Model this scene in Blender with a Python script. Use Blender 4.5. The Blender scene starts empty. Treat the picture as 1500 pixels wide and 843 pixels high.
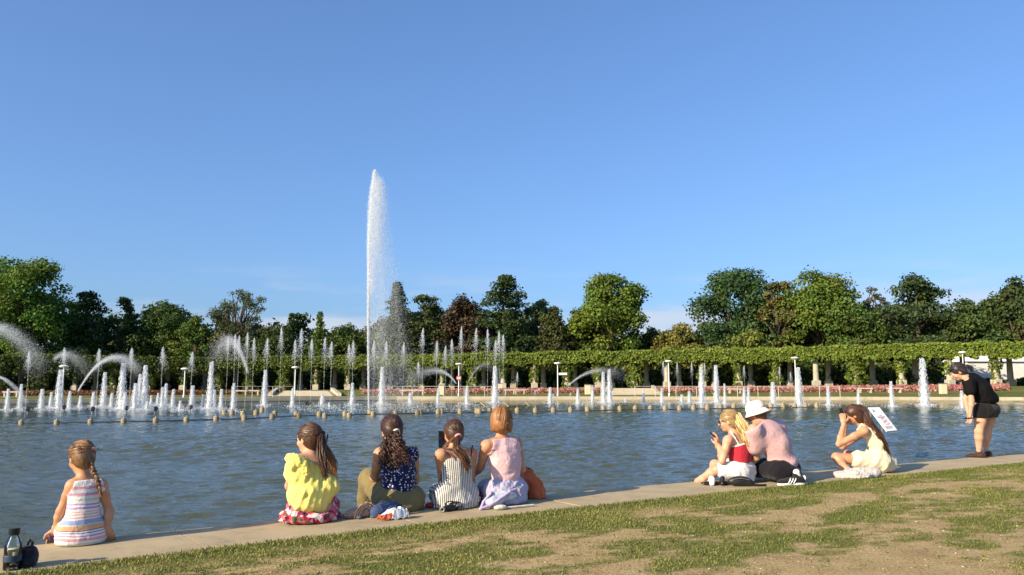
import bpy, math, random
import numpy as np
import openvdb
from mathutils import Vector, Matrix

# ------------------------------------------------------------------ camera, sky, sun
random.seed(7)
RNG = np.random.default_rng(7)
scene = bpy.context.scene
COL = scene.collection
F = 1160.0                 # focal length in pixels of the 1500 x 843 photograph
HOR = 565.0                # horizon row
CAMZ = 1.06                # eye above the coping (someone sitting on the grass)
WATER = -0.32
TH = math.atan((HOR - 421.5) / F)

cam_d = bpy.data.cameras.new('camera')
cam_d.sensor_width = 36.0
cam_d.lens = 36.0 * F / 1500.0
cam_d.clip_start = 0.05
cam_d.clip_end = 9000.0
cam = bpy.data.objects.new('camera', cam_d)
COL.objects.link(cam)
cam.location = (0, 0, CAMZ)
cam.rotation_euler = (math.pi / 2 + TH, 0, 0)
scene.camera = cam

SUN_EL = math.radians(26)
SUN_TRAVEL = Vector((0.78, 0.62, 0)).normalized()
sun_from = -SUN_TRAVEL
world = bpy.data.worlds.new('World')
scene.world = world
world.use_nodes = True
wn = world.node_tree
wn.nodes.clear()
w_out = wn.nodes.new('ShaderNodeOutputWorld')
w_bg = wn.nodes.new('ShaderNodeBackground')
w_sky = wn.nodes.new('ShaderNodeTexSky')
w_sky.sky_type = 'NISHITA'
w_sky.sun_disc = False
w_sky.sun_elevation = SUN_EL
w_sky.sun_rotation = math.atan2(sun_from.x, sun_from.y)
w_sky.altitude = 100
w_sky.air_density = 1.0
w_sky.dust_density = 2.0
w_sky.ozone_density = 3.0
w_bg.inputs['Strength'].default_value = 0.134
# a thin bank of far cloud low over the horizon, all the way round
w_tc = wn.nodes.new('ShaderNodeTexCoord')
w_map = wn.nodes.new('ShaderNodeMapping')
w_map.inputs['Scale'].default_value = (2.2, 2.2, 14.0)
w_map.inputs['Location'].default_value = (2.958, 16.393, 2.05)
w_no = wn.nodes.new('ShaderNodeTexNoise')
w_no.inputs['Scale'].default_value = 1.6
w_no.inputs['Detail'].default_value = 7
w_no.inputs['Roughness'].default_value = 0.55
w_rmp = wn.nodes.new('ShaderNodeMapRange')
w_rmp.interpolation_type = 'SMOOTHSTEP'
w_rmp.inputs['From Min'].default_value = 0.50
w_rmp.inputs['From Max'].default_value = 0.68
w_sep = wn.nodes.new('ShaderNodeSeparateXYZ')
w_alt = wn.nodes.new('ShaderNodeMapRange')
w_alt.interpolation_type = 'SMOOTHSTEP'
w_alt.inputs['From Min'].default_value = 0.16
w_alt.inputs['From Max'].default_value = 0.07
w_mul = wn.nodes.new('ShaderNodeMath')
w_mul.operation = 'MULTIPLY'
w_mul2 = wn.nodes.new('ShaderNodeMath')
w_mul2.operation = 'MULTIPLY'
w_mul2.inputs[1].default_value = 0.75
w_mix = wn.nodes.new('ShaderNodeMix')
w_mix.data_type = 'RGBA'
w_mix.inputs['B'].default_value = (3.3, 3.5, 4.0, 1)
L = wn.links.new
L(w_tc.outputs['Generated'], w_map.inputs['Vector'])
L(w_map.outputs['Vector'], w_no.inputs['Vector'])
L(w_no.outputs['Fac'], w_rmp.inputs['Value'])
L(w_tc.outputs['Generated'], w_sep.inputs[0])
L(w_sep.outputs['Z'], w_alt.inputs['Value'])
L(w_rmp.outputs['Result'], w_mul.inputs[0])
L(w_alt.outputs['Result'], w_mul.inputs[1])
L(w_mul.outputs[0], w_mul2.inputs[0])
L(w_mul2.outputs[0], w_mix.inputs['Factor'])
w_gm = wn.nodes.new('ShaderNodeGamma')
w_gm.inputs['Gamma'].default_value = 0.8
w_tint = wn.nodes.new('ShaderNodeMix')
w_tint.data_type = 'RGBA'
w_tint.blend_type = 'MULTIPLY'
w_tint.inputs['Factor'].default_value = 1.0
w_tint.inputs['B'].default_value = (.68, .92, 1.27, 1)
L(w_sky.outputs['Color'], w_gm.inputs['Color'])
L(w_gm.outputs['Color'], w_tint.inputs['A'])
L(w_tint.outputs['Result'], w_mix.inputs['A'])
L(w_mix.outputs['Result'], w_bg.inputs['Color'])
L(w_bg.outputs['Background'], w_out.inputs['Surface'])

sun_d = bpy.data.lights.new('sun', 'SUN')
sun_d.energy = 5.0
sun_d.angle = math.radians(0.53)
sun_d.color = (1.0, 0.83, 0.58)
sun = bpy.data.objects.new('sun', sun_d)
COL.objects.link(sun)
sdir = Vector((SUN_TRAVEL.x * math.cos(SUN_EL), SUN_TRAVEL.y * math.cos(SUN_EL), -math.sin(SUN_EL)))
sun.rotation_euler = sdir.to_track_quat('-Z', 'Y').to_euler()
sun.location = (-40, -30, 40)

scene.view_settings.view_transform = 'Standard'
scene.view_settings.look = 'None'
scene.view_settings.gamma = 1.0
scene.view_settings.use_curve_mapping = False
scene.view_settings.exposure = 0.68
scene.render.film_transparent = False
scene.cycles.max_bounces = 6
scene.cycles.diffuse_bounces = 2
scene.cycles.glossy_bounces = 3
scene.cycles.transmission_bounces = 5
scene.cycles.transparent_max_bounces = 24
scene.cycles.caustics_reflective = False
scene.cycles.caustics_refractive = False

CT, ST = math.cos(TH), math.sin(TH)


def W(px, py, Y):
    """point of the photograph's pixel at forward distance Y"""
    a = (px - 750.0) / F
    v = (421.5 - py) / F
    d = (a, CT - ST * v, ST + CT * v)
    k = Y / d[1]
    return np.array((d[0] * k, Y, CAMZ + d[2] * k))


def G(px, py, z=0.0):
    """point where the pixel's ray meets the level z"""
    a = (px - 750.0) / F
    v = (421.5 - py) / F
    d = (a, CT - ST * v, ST + CT * v)
    k = (z - CAMZ) / d[2]
    return np.array((d[0] * k, d[1] * k, z))


# ------------------------------------------------------------------ mesh helpers
def to_mesh(name, V, faces, col=None, smooth=False):
    """faces: list of (n,k) int arrays"""
    V = np.asarray(V, dtype=np.float32).reshape(-1, 3)
    if not isinstance(faces, (list, tuple)):
        faces = [faces]
    faces = [np.asarray(f, dtype=np.int32) for f in faces if len(f)]
    me = bpy.data.meshes.new(name)
    me.vertices.add(len(V))
    me.vertices.foreach_set('co', V.ravel())
    loops = np.concatenate([f.ravel() for f in faces])
    tot = np.concatenate([np.full(len(f), f.shape[1], dtype=np.int32) for f in faces])
    start = np.concatenate([[0], np.cumsum(tot)[:-1]]).astype(np.int32)
    me.loops.add(len(loops))
    me.loops.foreach_set('vertex_index', loops)
    me.polygons.add(len(tot))
    me.polygons.foreach_set('loop_start', start)
    me.polygons.foreach_set('loop_total', tot)
    me.polygons.foreach_set('use_smooth', np.full(len(tot), bool(smooth)))
    if col is not None:
        c = np.asarray(col, dtype=np.float32)
        if c.ndim == 1:
            c = np.stack([c, c, c], 1)
        c4 = np.ones((len(V), 4), dtype=np.float32)
        c4[:, :3] = c
        at = me.color_attributes.new('col', 'FLOAT_COLOR', 'POINT')
        at.data.foreach_set('color', c4.ravel())
    me.update(calc_edges=True)
    me.validate()
    return me


def tag(o, label=None, cat=None, group=None, kind=None):
    if label:
        o['label'] = label
    if cat:
        o['category'] = cat
    if group:
        o['group'] = group
    if kind:
        o['kind'] = kind
    return o


def obj(name, me, mat=None, parent=None, loc=None):
    o = bpy.data.objects.new(name, me)
    COL.objects.link(o)
    if mat is not None and me is not None and len(me.materials) == 0:
        me.materials.append(mat)
    if parent is not None:
        o.parent = parent
    if loc is not None:
        o.location = Vector([float(q) for q in loc])
    return o


def empty(name, loc=(0, 0, 0), rz=0.0):
    o = bpy.data.objects.new(name, None)
    COL.objects.link(o)
    o.empty_display_size = 0.2
    o.location = Vector([float(q) for q in loc])
    o.rotation_euler = (0, 0, rz)
    return o


def copy_tree(o, parent=None):
    c = o.copy()
    COL.objects.link(c)
    c.parent = parent
    for ch in list(o.children):
        copy_tree(ch, c)
    return c


class MB:
    """collects simple solids into one mesh"""
    def __init__(self):
        self.v, self.f, self.c, self.n = [], {}, [], 0

    def add(self, V, faces, col=1.0):
        V = np.asarray(V, float)
        self.v.append(V)
        cc = np.asarray(col, float)
        if cc.ndim == 0:
            cc = np.full((len(V), 3), float(cc))
        elif cc.ndim == 1:
            cc = np.tile(cc, (len(V), 1))
        self.c.append(cc)
        for f in faces:
            f = np.asarray(f, int)
            self.f.setdefault(f.shape[1], []).append(f + self.n)
        self.n += len(V)
        return self

    def box(self, c, s, rz=0.0, bev=0.0, col=1.0):
        c = np.asarray(c, float)
        hx, hy, hz = s[0] / 2, s[1] / 2, s[2] / 2
        b = min(bev, hx * .49, hy * .49, hz * .49)
        V, fs4, fs3 = [], [], []
        if b <= 0:
            for z in (-hz, hz):
                for x, y in ((-hx, -hy), (hx, -hy), (hx, hy), (-hx, hy)):
                    V.append((x, y, z))
            q = [[0, 3, 2, 1], [4, 5, 6, 7], [0, 1, 5, 4], [1, 2, 6, 5], [2, 3, 7, 6], [3, 0, 4, 7]]
            faces = [np.array(q)]
        else:
            ring = [(-hx + b, -hy), (hx - b, -hy), (hx, -hy + b), (hx, hy - b), (hx - b, hy), (-hx + b, hy), (-hx, hy - b), (-hx, -hy + b)]
            rin = [(-hx + b, -hy + b), (hx - b, -hy + b), (hx - b, -hy + b), (hx - b, hy - b), (hx - b, hy - b), (-hx + b, hy - b), (-hx + b, hy - b), (-hx + b, -hy + b)]
            for lst, z in ((rin, -hz), (ring, -hz + b), (ring, hz - b), (rin, hz)):
                for x, y in lst:
                    V.append((x, y, z))
            q = []
            for k in range(3):
                for i in range(8):
                    j = (i + 1) % 8
                    q.append([k * 8 + i, k * 8 + j, k * 8 + 8 + j, k * 8 + 8 + i])
            faces = [np.array(q), np.array([[7, 6, 5, 4, 3, 2, 1, 0], [24, 25, 26, 27, 28, 29, 30, 31]])]
        V = np.array(V)
        if rz:
            cs, sn = math.cos(rz), math.sin(rz)
            V = np.stack([V[:, 0] * cs - V[:, 1] * sn, V[:, 0] * sn + V[:, 1] * cs, V[:, 2]], 1)
        return self.add(V + c, faces, col)

    def tube(self, pts, radii, seg=8, caps=True, col=1.0):
        pts = np.asarray(pts, float)
        n = len(pts)
        radii = np.broadcast_to(np.asarray(radii, float), (n,))
        t = np.gradient(pts, axis=0)
        t /= np.linalg.norm(t, axis=1)[:, None] + 1e-12
        ref = np.array((0, 0, 1.0)) if abs(t[0][2]) < .9 else np.array((1.0, 0, 0))
        a = np.cross(t[0], ref)
        a /= np.linalg.norm(a)
        V = []
        for i in range(n):
            a = a - t[i] * np.dot(a, t[i])
            a /= np.linalg.norm(a) + 1e-12
            b = np.cross(t[i], a)
            th = np.arange(seg) * 2 * math.pi / seg
            V.append(pts[i] + radii[i] * (np.cos(th)[:, None] * a + np.sin(th)[:, None] * b))
        V = np.concatenate(V)
        q = []
        for i in range(n - 1):
            for j in range(seg):
                k = (j + 1) % seg
                q.append([i * seg + j, i * seg + k, (i + 1) * seg + k, (i + 1) * seg + j])
        faces = [np.array(q)]
        if caps:
            faces.append(np.array([list(range(seg))[::-1], [(n - 1) * seg + j for j in range(seg)]]))
        return self.add(V, faces, col)

    def lathe(self, prof, c=(0, 0, 0), seg=16, col=1.0):
        """prof: list of (r,z)"""
        n = len(prof)
        th = np.arange(seg) * 2 * math.pi / seg
        V = np.concatenate([np.stack([r * np.cos(th), r * np.sin(th), np.full(seg, z)], 1) for r, z in prof])
        q = []
        for i in range(n - 1):
            for j in range(seg):
                k = (j + 1) % seg
                q.append([i * seg + j, i * seg + k, (i + 1) * seg + k, (i + 1) * seg + j])
        faces = [np.array(q), np.array([list(range(seg))[::-1], [(n - 1) * seg + j for j in range(seg)]])]
        return self.add(V + np.asarray(c, float), faces, col)

    def mesh(self, name, smooth=False):
        faces = [np.concatenate(v) for v in self.f.values()]
        return to_mesh(name, np.concatenate(self.v), faces, np.concatenate(self.c), smooth)

    def build(self, name, mat, parent=None, smooth=False, loc=None):
        return obj(name, self.mesh(name, smooth), mat, parent, loc)


def tetras(C, size, rng, stretch=(1, 1, 1)):
    """little droplets: one tetrahedron each"""
    n = len(C)
    base = np.array([(1, 1, 1), (1, -1, -1), (-1, 1, -1), (-1, -1, 1)], float) / math.sqrt(3)
    ang = rng.uniform(0, 2 * math.pi, (n, 3))
    ca, sa = np.cos(ang), np.sin(ang)
    R = np.zeros((n, 3, 3))
    Rz = np.zeros((n, 3, 3)); Rz[:, 0, 0] = ca[:, 0]; Rz[:, 0, 1] = -sa[:, 0]; Rz[:, 1, 0] = sa[:, 0]; Rz[:, 1, 1] = ca[:, 0]; Rz[:, 2, 2] = 1
    Rx = np.zeros((n, 3, 3)); Rx[:, 1, 1] = ca[:, 1]; Rx[:, 1, 2] = -sa[:, 1]; Rx[:, 2, 1] = sa[:, 1]; Rx[:, 2, 2] = ca[:, 1]; Rx[:, 0, 0] = 1
    R = Rz @ Rx
    V = np.einsum('nij,kj->nki', R, base) * np.asarray(size).reshape(-1, 1, 1) * np.array(stretch)
    V = V + C[:, None, :]
    idx = np.arange(n)[:, None] * 4
    fcs = np.concatenate([idx + np.array(q) for q in ((0, 1, 2), (0, 3, 1), (0, 2, 3), (1, 3, 2))])
    return V.reshape(-1, 3), fcs


def flecks(C, size, rng, stretch=(1, 1, 1)):
    """the very finest drops: one tiny facet each"""
    n = len(C)
    a = rnd_dirs(n, rng)
    b = np.cross(a, rnd_dirs(n, rng))
    b /= np.linalg.norm(b, axis=1)[:, None] + 1e-9
    c = np.cross(a, b)
    s = np.asarray(size).reshape(-1, 1)
    st = np.array(stretch)
    V = np.stack([C + b * s * 1.25 * st, C + (-.6 * b + 1.05 * c) * s * st, C + (-.6 * b - 1.05 * c) * s * st], 1).reshape(-1, 3)
    return V, np.arange(3 * n).reshape(-1, 3)


def leaf_cards(C, N, size, rng, aspect=0.6):
    """kite-shaped leaf clumps: two triangles folded along the middle"""
    n = len(C)
    N = N / (np.linalg.norm(N, axis=1)[:, None] + 1e-9)
    r = rng.normal(size=(n, 3))
    U = np.cross(N, r)
    U /= np.linalg.norm(U, axis=1)[:, None] + 1e-9
    Vv = np.cross(N, U)
    s = np.asarray(size).reshape(-1, 1)
    P0 = C + U * s
    P1 = C + Vv * s * aspect + N * s * .18
    P2 = C - U * s * .8
    P3 = C - Vv * s * aspect + N * s * .18
    V = np.stack([P0, P1, P2, P3], 1).reshape(-1, 3)
    i = np.arange(n)[:, None] * 4
    fcs = np.concatenate([i + np.array((0, 1, 2)), i + np.array((0, 2, 3))])
    return V, fcs


def rnd_dirs(n, rng):
    d = rng.normal(size=(n, 3))
    return d / np.linalg.norm(d, axis=1)[:, None]


def vnoise(x, y, seed=0):
    """2-d value noise, vectorised"""
    xi, yi = np.floor(x).astype(np.int64), np.floor(y).astype(np.int64)
    xf, yf = x - xi, y - yi
    u, v = xf * xf * (3 - 2 * xf), yf * yf * (3 - 2 * yf)

    def h(a, b):
        k = (a * 374761393 + b * 668265263 + seed * 974634777) & 0xffffffff
        k = ((k ^ (k >> 13)) * 1274126177) & 0xffffffff
        return ((k ^ (k >> 16)) & 0xffff) / 65535.0
    return (h(xi, yi) * (1 - u) + h(xi + 1, yi) * u) * (1 - v) + (h(xi, yi + 1) * (1 - u) + h(xi + 1, yi + 1) * u) * v


def fbm(x, y, seed=0, octv=4):
    s, a, t = 0, .5, 0
    for o in range(octv):
        s = s + a * vnoise(x * 2 ** o, y * 2 ** o, seed + o * 17)
        t += a
        a *= .5
    return s / t


# ------------------------------------------------------------------ materials
MATS = {}


class NT:
    def __init__(self, name):
        self.m = bpy.data.materials.new(name)
        self.m.use_nodes = True
        self.t = self.m.node_tree
        self.b = self.t.nodes['Principled BSDF']
        self.out = self.t.nodes['Material Output']

    def n(self, typ, **kw):
        nd = self.t.nodes.new(typ)
        for k, v in kw.items():
            setattr(nd, k, v)
        return nd

    def l(self, a, b):
        self.t.links.new(a, b)

    def coord(self, scale=(1, 1, 1), rot=(0, 0, 0), which='Object', loc=(0, 0, 0)):
        tc = self.n('ShaderNodeTexCoord')
        mp = self.n('ShaderNodeMapping')
        mp.inputs['Scale'].default_value = scale
        mp.inputs['Rotation'].default_value = rot
        mp.inputs['Location'].default_value = loc
        self.l(tc.outputs[which], mp.inputs['Vector'])
        return mp.outputs['Vector']

    def noise(self, vec, scale, detail=4, rough=.55):
        nd = self.n('ShaderNodeTexNoise')
        nd.inputs['Scale'].default_value = scale
        nd.inputs['Detail'].default_value = detail
        nd.inputs['Roughness'].default_value = rough
        if vec is not None:
            self.l(vec, nd.inputs['Vector'])
        return nd.outputs['Fac']

    def ramp(self, fac, stops, interp='LINEAR'):
        r = self.n('ShaderNodeValToRGB')
        r.color_ramp.interpolation = interp
        e = r.color_ramp.elements
        while len(e) > 1:
            e.remove(e[-1])
        e[0].position = stops[0][0]
        e[0].color = tuple(stops[0][1]) + (1,)
        for p, c in stops[1:]:
            k = e.new(p)
            k.color = tuple(c) + (1,)
        self.l(fac, r.inputs['Fac'])
        return r.outputs['Color']

    def mix(self, a, b, fac, typ='MIX'):
        m = self.n('ShaderNodeMix', data_type='RGBA', blend_type=typ)
        for s, v in (('A', a), ('B', b), ('Factor', fac)):
            if isinstance(v, (tuple, list)):
                m.inputs[s].default_value = tuple(v) + (1,)
            elif isinstance(v, (int, float)):
                m.inputs[s].default_value = v
            else:
                self.l(v, m.inputs[s])
        return m.outputs['Result']

    def bump(self, h, strength=.4, dist=.01):
        b = self.n('ShaderNodeBump')
        b.inputs['Strength'].default_value = strength
        b.inputs['Distance'].default_value = dist
        self.l(h, b.inputs['Height'])
        self.l(b.outputs['Normal'], self.b.inputs['Normal'])

    def set(self, **kw):
        for k, v in kw.items():
            k = k.replace('_', ' ')
            s = self.b.inputs[k]
            if hasattr(v, 'is_linked'):
                self.l(v, s)
            elif isinstance(v, (tuple, list)) and len(v) == 3:
                s.default_value = tuple(v) + (1,)
            else:
                s.default_value = v


def mat_plain(name, color, rough=.6, var=.18, nscale=9.0, bump=0.0, spec=.4, metal=0.0, sheen=0.0, bscale=None):
    if name in MATS:
        return MATS[name]
    t = NT(name)
    v = t.coord()
    n = t.noise(v, nscale, 5)
    lo = tuple(c * (1 - var) for c in color)
    hi = tuple(min(1, c * (1 + var)) for c in color)
    t.set(Base_Color=t.ramp(n, [(.3, lo), (.7, hi)]), Roughness=rough, Metallic=metal)
    t.b.inputs['Specular IOR Level'].default_value = spec
    if sheen:
        t.b.inputs['Sheen Weight'].default_value = sheen
    if bump:
        t.bump(t.noise(v, bscale or nscale * 6, 4), bump, .01)
    MATS[name] = t.m
    return t.m


def mat_leaf(name, color, hue=.25):
    """leaf clumps: per-leaf colour from the attribute, light passes through"""
    if name in MATS:
        return MATS[name]
    t = NT(name)
    at = t.n('ShaderNodeAttribute', attribute_name='col')
    c = t.mix(color, at.outputs['Color'], 1.0, 'MULTIPLY')
    t.set(Base_Color=c, Roughness=.55)
    t.b.inputs['Specular IOR Level'].default_value = .25
    tr = t.n('ShaderNodeBsdfTranslucent')
    t.l(t.mix(c, (1.25, 1.2, .6), 1.0, 'MULTIPLY'), tr.inputs['Color'])
    mx = t.n('ShaderNodeMixShader')
    mx.inputs[0].default_value = .28
    t.l(t.b.outputs[0], mx.inputs[1])
    t.l(tr.outputs[0], mx.inputs[2])
    t.l(mx.outputs[0], t.out.inputs['Surface'])
    MATS[name] = t.m
    return t.m


def mat_attr(name, color=(1, 1, 1), rough=.6, spec=.4):
    if name in MATS:
        return MATS[name]
    t = NT(name)
    at = t.n('ShaderNodeAttribute', attribute_name='col')
    t.set(Base_Color=t.mix(color, at.outputs['Color'], 1.0, 'MULTIPLY'), Roughness=rough)
    t.b.inputs['Specular IOR Level'].default_value = spec
    MATS[name] = t.m
    return t.m


def mat_spray():
    t = NT('water_spray')
    t.set(Base_Color=(.9, .93, .96), Roughness=.35)
    t.b.inputs['Specular IOR Level'].default_value = .5
    tr = t.n('ShaderNodeBsdfTranslucent')
    tr.inputs['Color'].default_value = (.92, .95, .98, 1)
    mx = t.n('ShaderNodeMixShader')
    mx.inputs[0].default_value = .45
    t.l(t.b.outputs[0], mx.inputs[1])
    t.l(tr.outputs[0], mx.inputs[2])
    t.l(mx.outputs[0], t.out.inputs['Surface'])
    return t.m


def mat_fine(name, clear):
    """drops so fine that part of the light goes straight past them"""
    m = mat_spray()
    m.name = name
    nt_ = m.node_tree
    out = nt_.nodes['Material Output']
    src = out.inputs['Surface'].links[0].from_socket
    tp = nt_.nodes.new('ShaderNodeBsdfTransparent')
    mx = nt_.nodes.new('ShaderNodeMixShader')
    mx.inputs[0].default_value = clear
    nt_.links.new(src, mx.inputs[1])
    nt_.links.new(tp.outputs[0], mx.inputs[2])
    nt_.links.new(mx.outputs[0], out.inputs['Surface'])
    return m


SPRAY = mat_spray()
FINE = mat_fine('fine_spray', .5)
VEIL = mat_fine('thin_spray', .66)

# ------------------------------------------------------------------ the lie of the land
_rx = np.array([-1500, -600, -200, 0, 200, 400, 575, 1000, 1400, 1500, 1800, 2600])
RIMD = lambda px: np.interp(px, _rx, [34, 46, 55, 58, 63, 69, 74.5, 73.5, 70.5, 69.5, 62, 44])
_pxs = np.array([-1500, -600, 0, 150, 300, 500, 750, 1000, 1250, 1500, 1800, 2600])
PERD = lambda px: np.interp(px, _pxs, [80, 105, 118, 124, 130, 130, 121, 117, 107, 99, 88, 66])
PERZ = lambda px: np.interp(px, _pxs, [.1, .1, .14, .18, .24, .38, .55, .78, .9, .99, 1.0, 1.0])


def ground_z(x, y):
    x, y = np.asarray(x, float), np.asarray(y, float)
    yy = np.maximum(y, 5.0)
    px = 750 + x / (yy * CT) * F
    rel = np.clip((y - RIMD(px) - 1.2) / (PERD(px) - RIMD(px) - 3), 0, 1)
    wgt = np.clip((y - 28) / 14, 0, 1)
    return -0.012 + wgt * rel * PERZ(px)


def far(px, D, dz=0.0):
    p = W(px, HOR, D)
    p[2] = float(ground_z(p[0], p[1])) + dz
    return p


def catmull(P, n):
    P = np.asarray(P, float)
    Q = np.vstack([2 * P[0] - P[1], P, 2 * P[-1] - P[-2]])
    out = []
    for i in range(1, len(Q) - 2):
        t = np.linspace(0, 1, n, endpoint=False)[:, None]
        a, b, c, d = Q[i - 1], Q[i], Q[i + 1], Q[i + 2]
        out.append(.5 * ((2 * b) + (-a + c) * t + (2 * a - 5 * b + 4 * c - d) * t ** 2 + (-a + 3 * b - 3 * c + d) * t ** 3))
    out.append(P[-1:])
    return np.concatenate(out)


def resample(P, step):
    d = np.concatenate([[0], np.cumsum(np.linalg.norm(np.diff(P, axis=0), axis=1))])
    n = max(2, int(round(d[-1] / step)) + 1)
    s = np.linspace(0, d[-1], n)
    return np.stack([np.interp(s, d, P[:, k]) for k in range(P.shape[1])], 1)


# near edge of the pond: water side and grass side of the coping
inner_px = [(27, 803), (160, 789), (300, 773), (412, 761), (620, 743), (800, 725), (1018, 707), (1190, 691.5), (1310, 680), (1500, 664)]
outer_px = [(35, 824), (173, 814.5), (300, 803), (500, 781), (700, 760), (900, 737.5), (1100, 718), (1300, 700), (1500, 680.5)]
inn = np.array([G(*p)[:2] for p in inner_px])
out_ = np.array([G(*p)[:2] for p in outer_px])


def smooth_poly(P, deg=3):
    """fit in a frame along the edge"""
    o = P.mean(0)
    t = np.array((.84, .5426))
    n = np.array((-t[1], t[0]))
    s, q = (P - o) @ t, (P - o) @ n
    c = np.polyfit(s, q, deg)
    return lambda ss: o + np.outer(ss, t) + np.outer(np.polyval(c, ss), n), s.min(), s.max()


fi, si0, si1 = smooth_poly(inn, 3)
fo, so0, so1 = smooth_poly(out_, 3)
mid_in = fi(np.linspace(si0, si1, 60))
mid_out = fo(np.linspace(so0, so1, 60))
dl = mid_in[0] - mid_in[3]
dl /= np.linalg.norm(dl)
dr = mid_in[-1] - mid_in[-4]
dr /= np.linalg.norm(dr)
nl, nr_ = np.array((dl[1], -dl[0])), np.array((-dr[1], dr[0]))
left_ext = [mid_in[0] + dl * k + np.array((-1, .3)) * .012 * k * k for k in (11, 6.5, 3, 1.2)]
right_ext = [mid_in[-1] + dr * k + np.array((-.2, 1)) * .006 * k * k for k in (1.5, 4, 9, 16, 26)]
near_in = np.vstack([left_ext, mid_in, right_ext])
near_in = resample(catmull(near_in, 6), .25)
tn = np.gradient(near_in, axis=0)
tn /= np.linalg.norm(tn, axis=1)[:, None]
near_nrm = np.stack([tn[:, 1], -tn[:, 0]], 1)           # towards the grass
# coping width measured from the two fitted edges
wid = []
for p in near_in:
    d = np.linalg.norm(mid_out - p, axis=1)
    wid.append(d.min())
wid = np.array(wid)
inside = (near_in[:, 0] > mid_in[2, 0]) & (near_in[:, 0] < mid_in[-3, 0])
COPW = float(np.median(wid[inside]))
COPW = min(max(COPW, .5), .95)
near_out = near_in + near_nrm * COPW

# the rest of the rim, round the far side
far_rim = [W(px, HOR, RIMD(px))[:2] for px in np.linspace(1650, -150, 60)]
re = near_in[-1]
le = near_in[0]
f0, f1 = far_rim[0], far_rim[-1]
right_arc = catmull([re, re * .62 + f0 * .38 + np.array((5.5, -1)), re * .25 + f0 * .75 + np.array((4.5, 0)), f0], 14)[1:-1]
left_arc = catmull([f1, f1 * .7 + le * .3 + np.array((-9, 3)), f1 * .3 + le * .7 + np.array((-13, -3)), le + np.array((-6, -4.5)), le], 14)[1:-1]
pond = np.vstack([near_in, right_arc, far_rim, left_arc])
n_near = len(near_in)
pond_far = resample(np.vstack([near_in[-1:], right_arc, far_rim, left_arc, near_in[:1]]), 1.2)


# materials of the ground
def m_lawn_far():
    t = NT('lawn')
    v = t.coord()
    n1 = t.noise(v, .09, 5)
    n2 = t.noise(v, 1.4, 5)
    c1 = t.ramp(n1, [(.35, (.11, .14, .028)), (.65, (.21, .185, .062))])
    c = t.mix(c1, t.ramp(n2, [(.3, (.45, .5, .4)), (.7, (1, 1, 1))]), .6, 'MULTIPLY')
    t.set(Base_Color=c, Roughness=.95)
    t.b.inputs['Specular IOR Level'].default_value = .1
    t.bump(t.noise(v, 30, 3), .5, .03)
    return t.m


def m_near_ground():
    t = NT('dry_earth_and_turf')
    v = t.coord()
    at = t.n('ShaderNodeAttribute', attribute_name='col')
    e = t.ramp(t.noise(v, 3.2, 8, .65), [(.25, (.31, .215, .105)), (.5, (.44, .32, .16)), (.75, (.54, .41, .225))])
    e = t.mix(e, t.ramp(t.noise(v, 55, 4, .7), [(.34, (.42, .40, .36)), (.56, (1.08, 1.08, 1.05))]), .8, 'MULTIPLY')
    g = t.ramp(t.noise(v, 26, 4), [(.3, (.085, .10, .022)), (.7, (.18, .185, .05))])
    sep = t.n('ShaderNodeSeparateColor')
    t.l(at.outputs['Color'], sep.inputs[0])
    t.set(Base_Color=t.mix(e, g, t.ramp(sep.outputs[0], [(.15, (0, 0, 0)), (1, (.9, .9, .9))])), Roughness=.97)
    t.b.inputs['Specular IOR Level'].default_value = .08
    t.bump(t.noise(v, 38, 6, .7), .8, .02)
    return t.m


def m_concrete(name, base, sc=1.0):
    t = NT(name)
    gp_ = t.n('ShaderNodeNewGeometry')
    v = gp_.outputs['Position']
    n = t.noise(v, 2.3 * sc, 6, .6)
    c = t.ramp(n, [(.25, tuple(k * .74 for k in base)), (.5, base), (.8, tuple(min(1, k * 1.16) for k in base))])
    sp = t.noise(v, 90 * sc, 3, .7)
    c = t.mix(c, t.ramp(sp, [(.32, (.6, .58, .55)), (.45, (1, 1, 1))]), .55, 'MULTIPLY')
    st = t.noise(v, 5.5 * sc, 7, .75)
    c = t.mix(c, t.ramp(st, [(.52, (1, 1, 1)), (.70, (.66, .63, .58))]), .75, 'MULTIPLY')
    t.set(Base_Color=c, Roughness=.88)
    t.b.inputs['Specular IOR Level'].default_value = .25
    t.bump(t.noise(v, 120 * sc, 5, .7), .35, .006)
    return t.m


CONC = m_concrete('pale_concrete', (.42, .335, .205))
CONC_FAR = m_concrete('kerb_concrete', (.50, .44, .32), .4)
STONE = m_concrete('pillar_concrete', (.44, .39, .30), .5)
LAWN = m_lawn_far()

# ground: one sheet from the pond's edge to the horizon
offs = np.array([COPW - .06, 1.1, 1.8, 3, 5, 8, 12, 17, 23, 30, 38, 48, 62, 85, 130, 220, 420, 900, 2200, 5200])
pr = np.vstack([resample(near_in, .5), pond_far[1:-1]])
cen = np.array((2.0, 40.0))
tt = np.roll(pr, -1, 0) - np.roll(pr, 1, 0)
tt /= np.linalg.norm(tt, axis=1)[:, None]
nn = np.stack([tt[:, 1], -tt[:, 0]], 1)
rad = pr - cen
rad /= np.linalg.norm(rad, axis=1)[:, None]
Vg, Fg = [], []
npr = len(pr)
for o_ in offs:
    k = min(1.0, max(0.0, (o_ - 1.0) / 20.0))
    d = nn * (1 - k) + rad * k
    d /= np.linalg.norm(d, axis=1)[:, None]
    p = pr + d * o_
    Vg.append(np.column_stack([p, ground_z(p[:, 0], p[:, 1])]))
for r in range(len(offs) - 1):
    i = np.arange(npr)
    j = (i + 1) % npr
    Fg.append(np.stack([r * npr + i, (r + 1) * npr + i, (r + 1) * npr + j, r * npr + j], 1))
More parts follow.
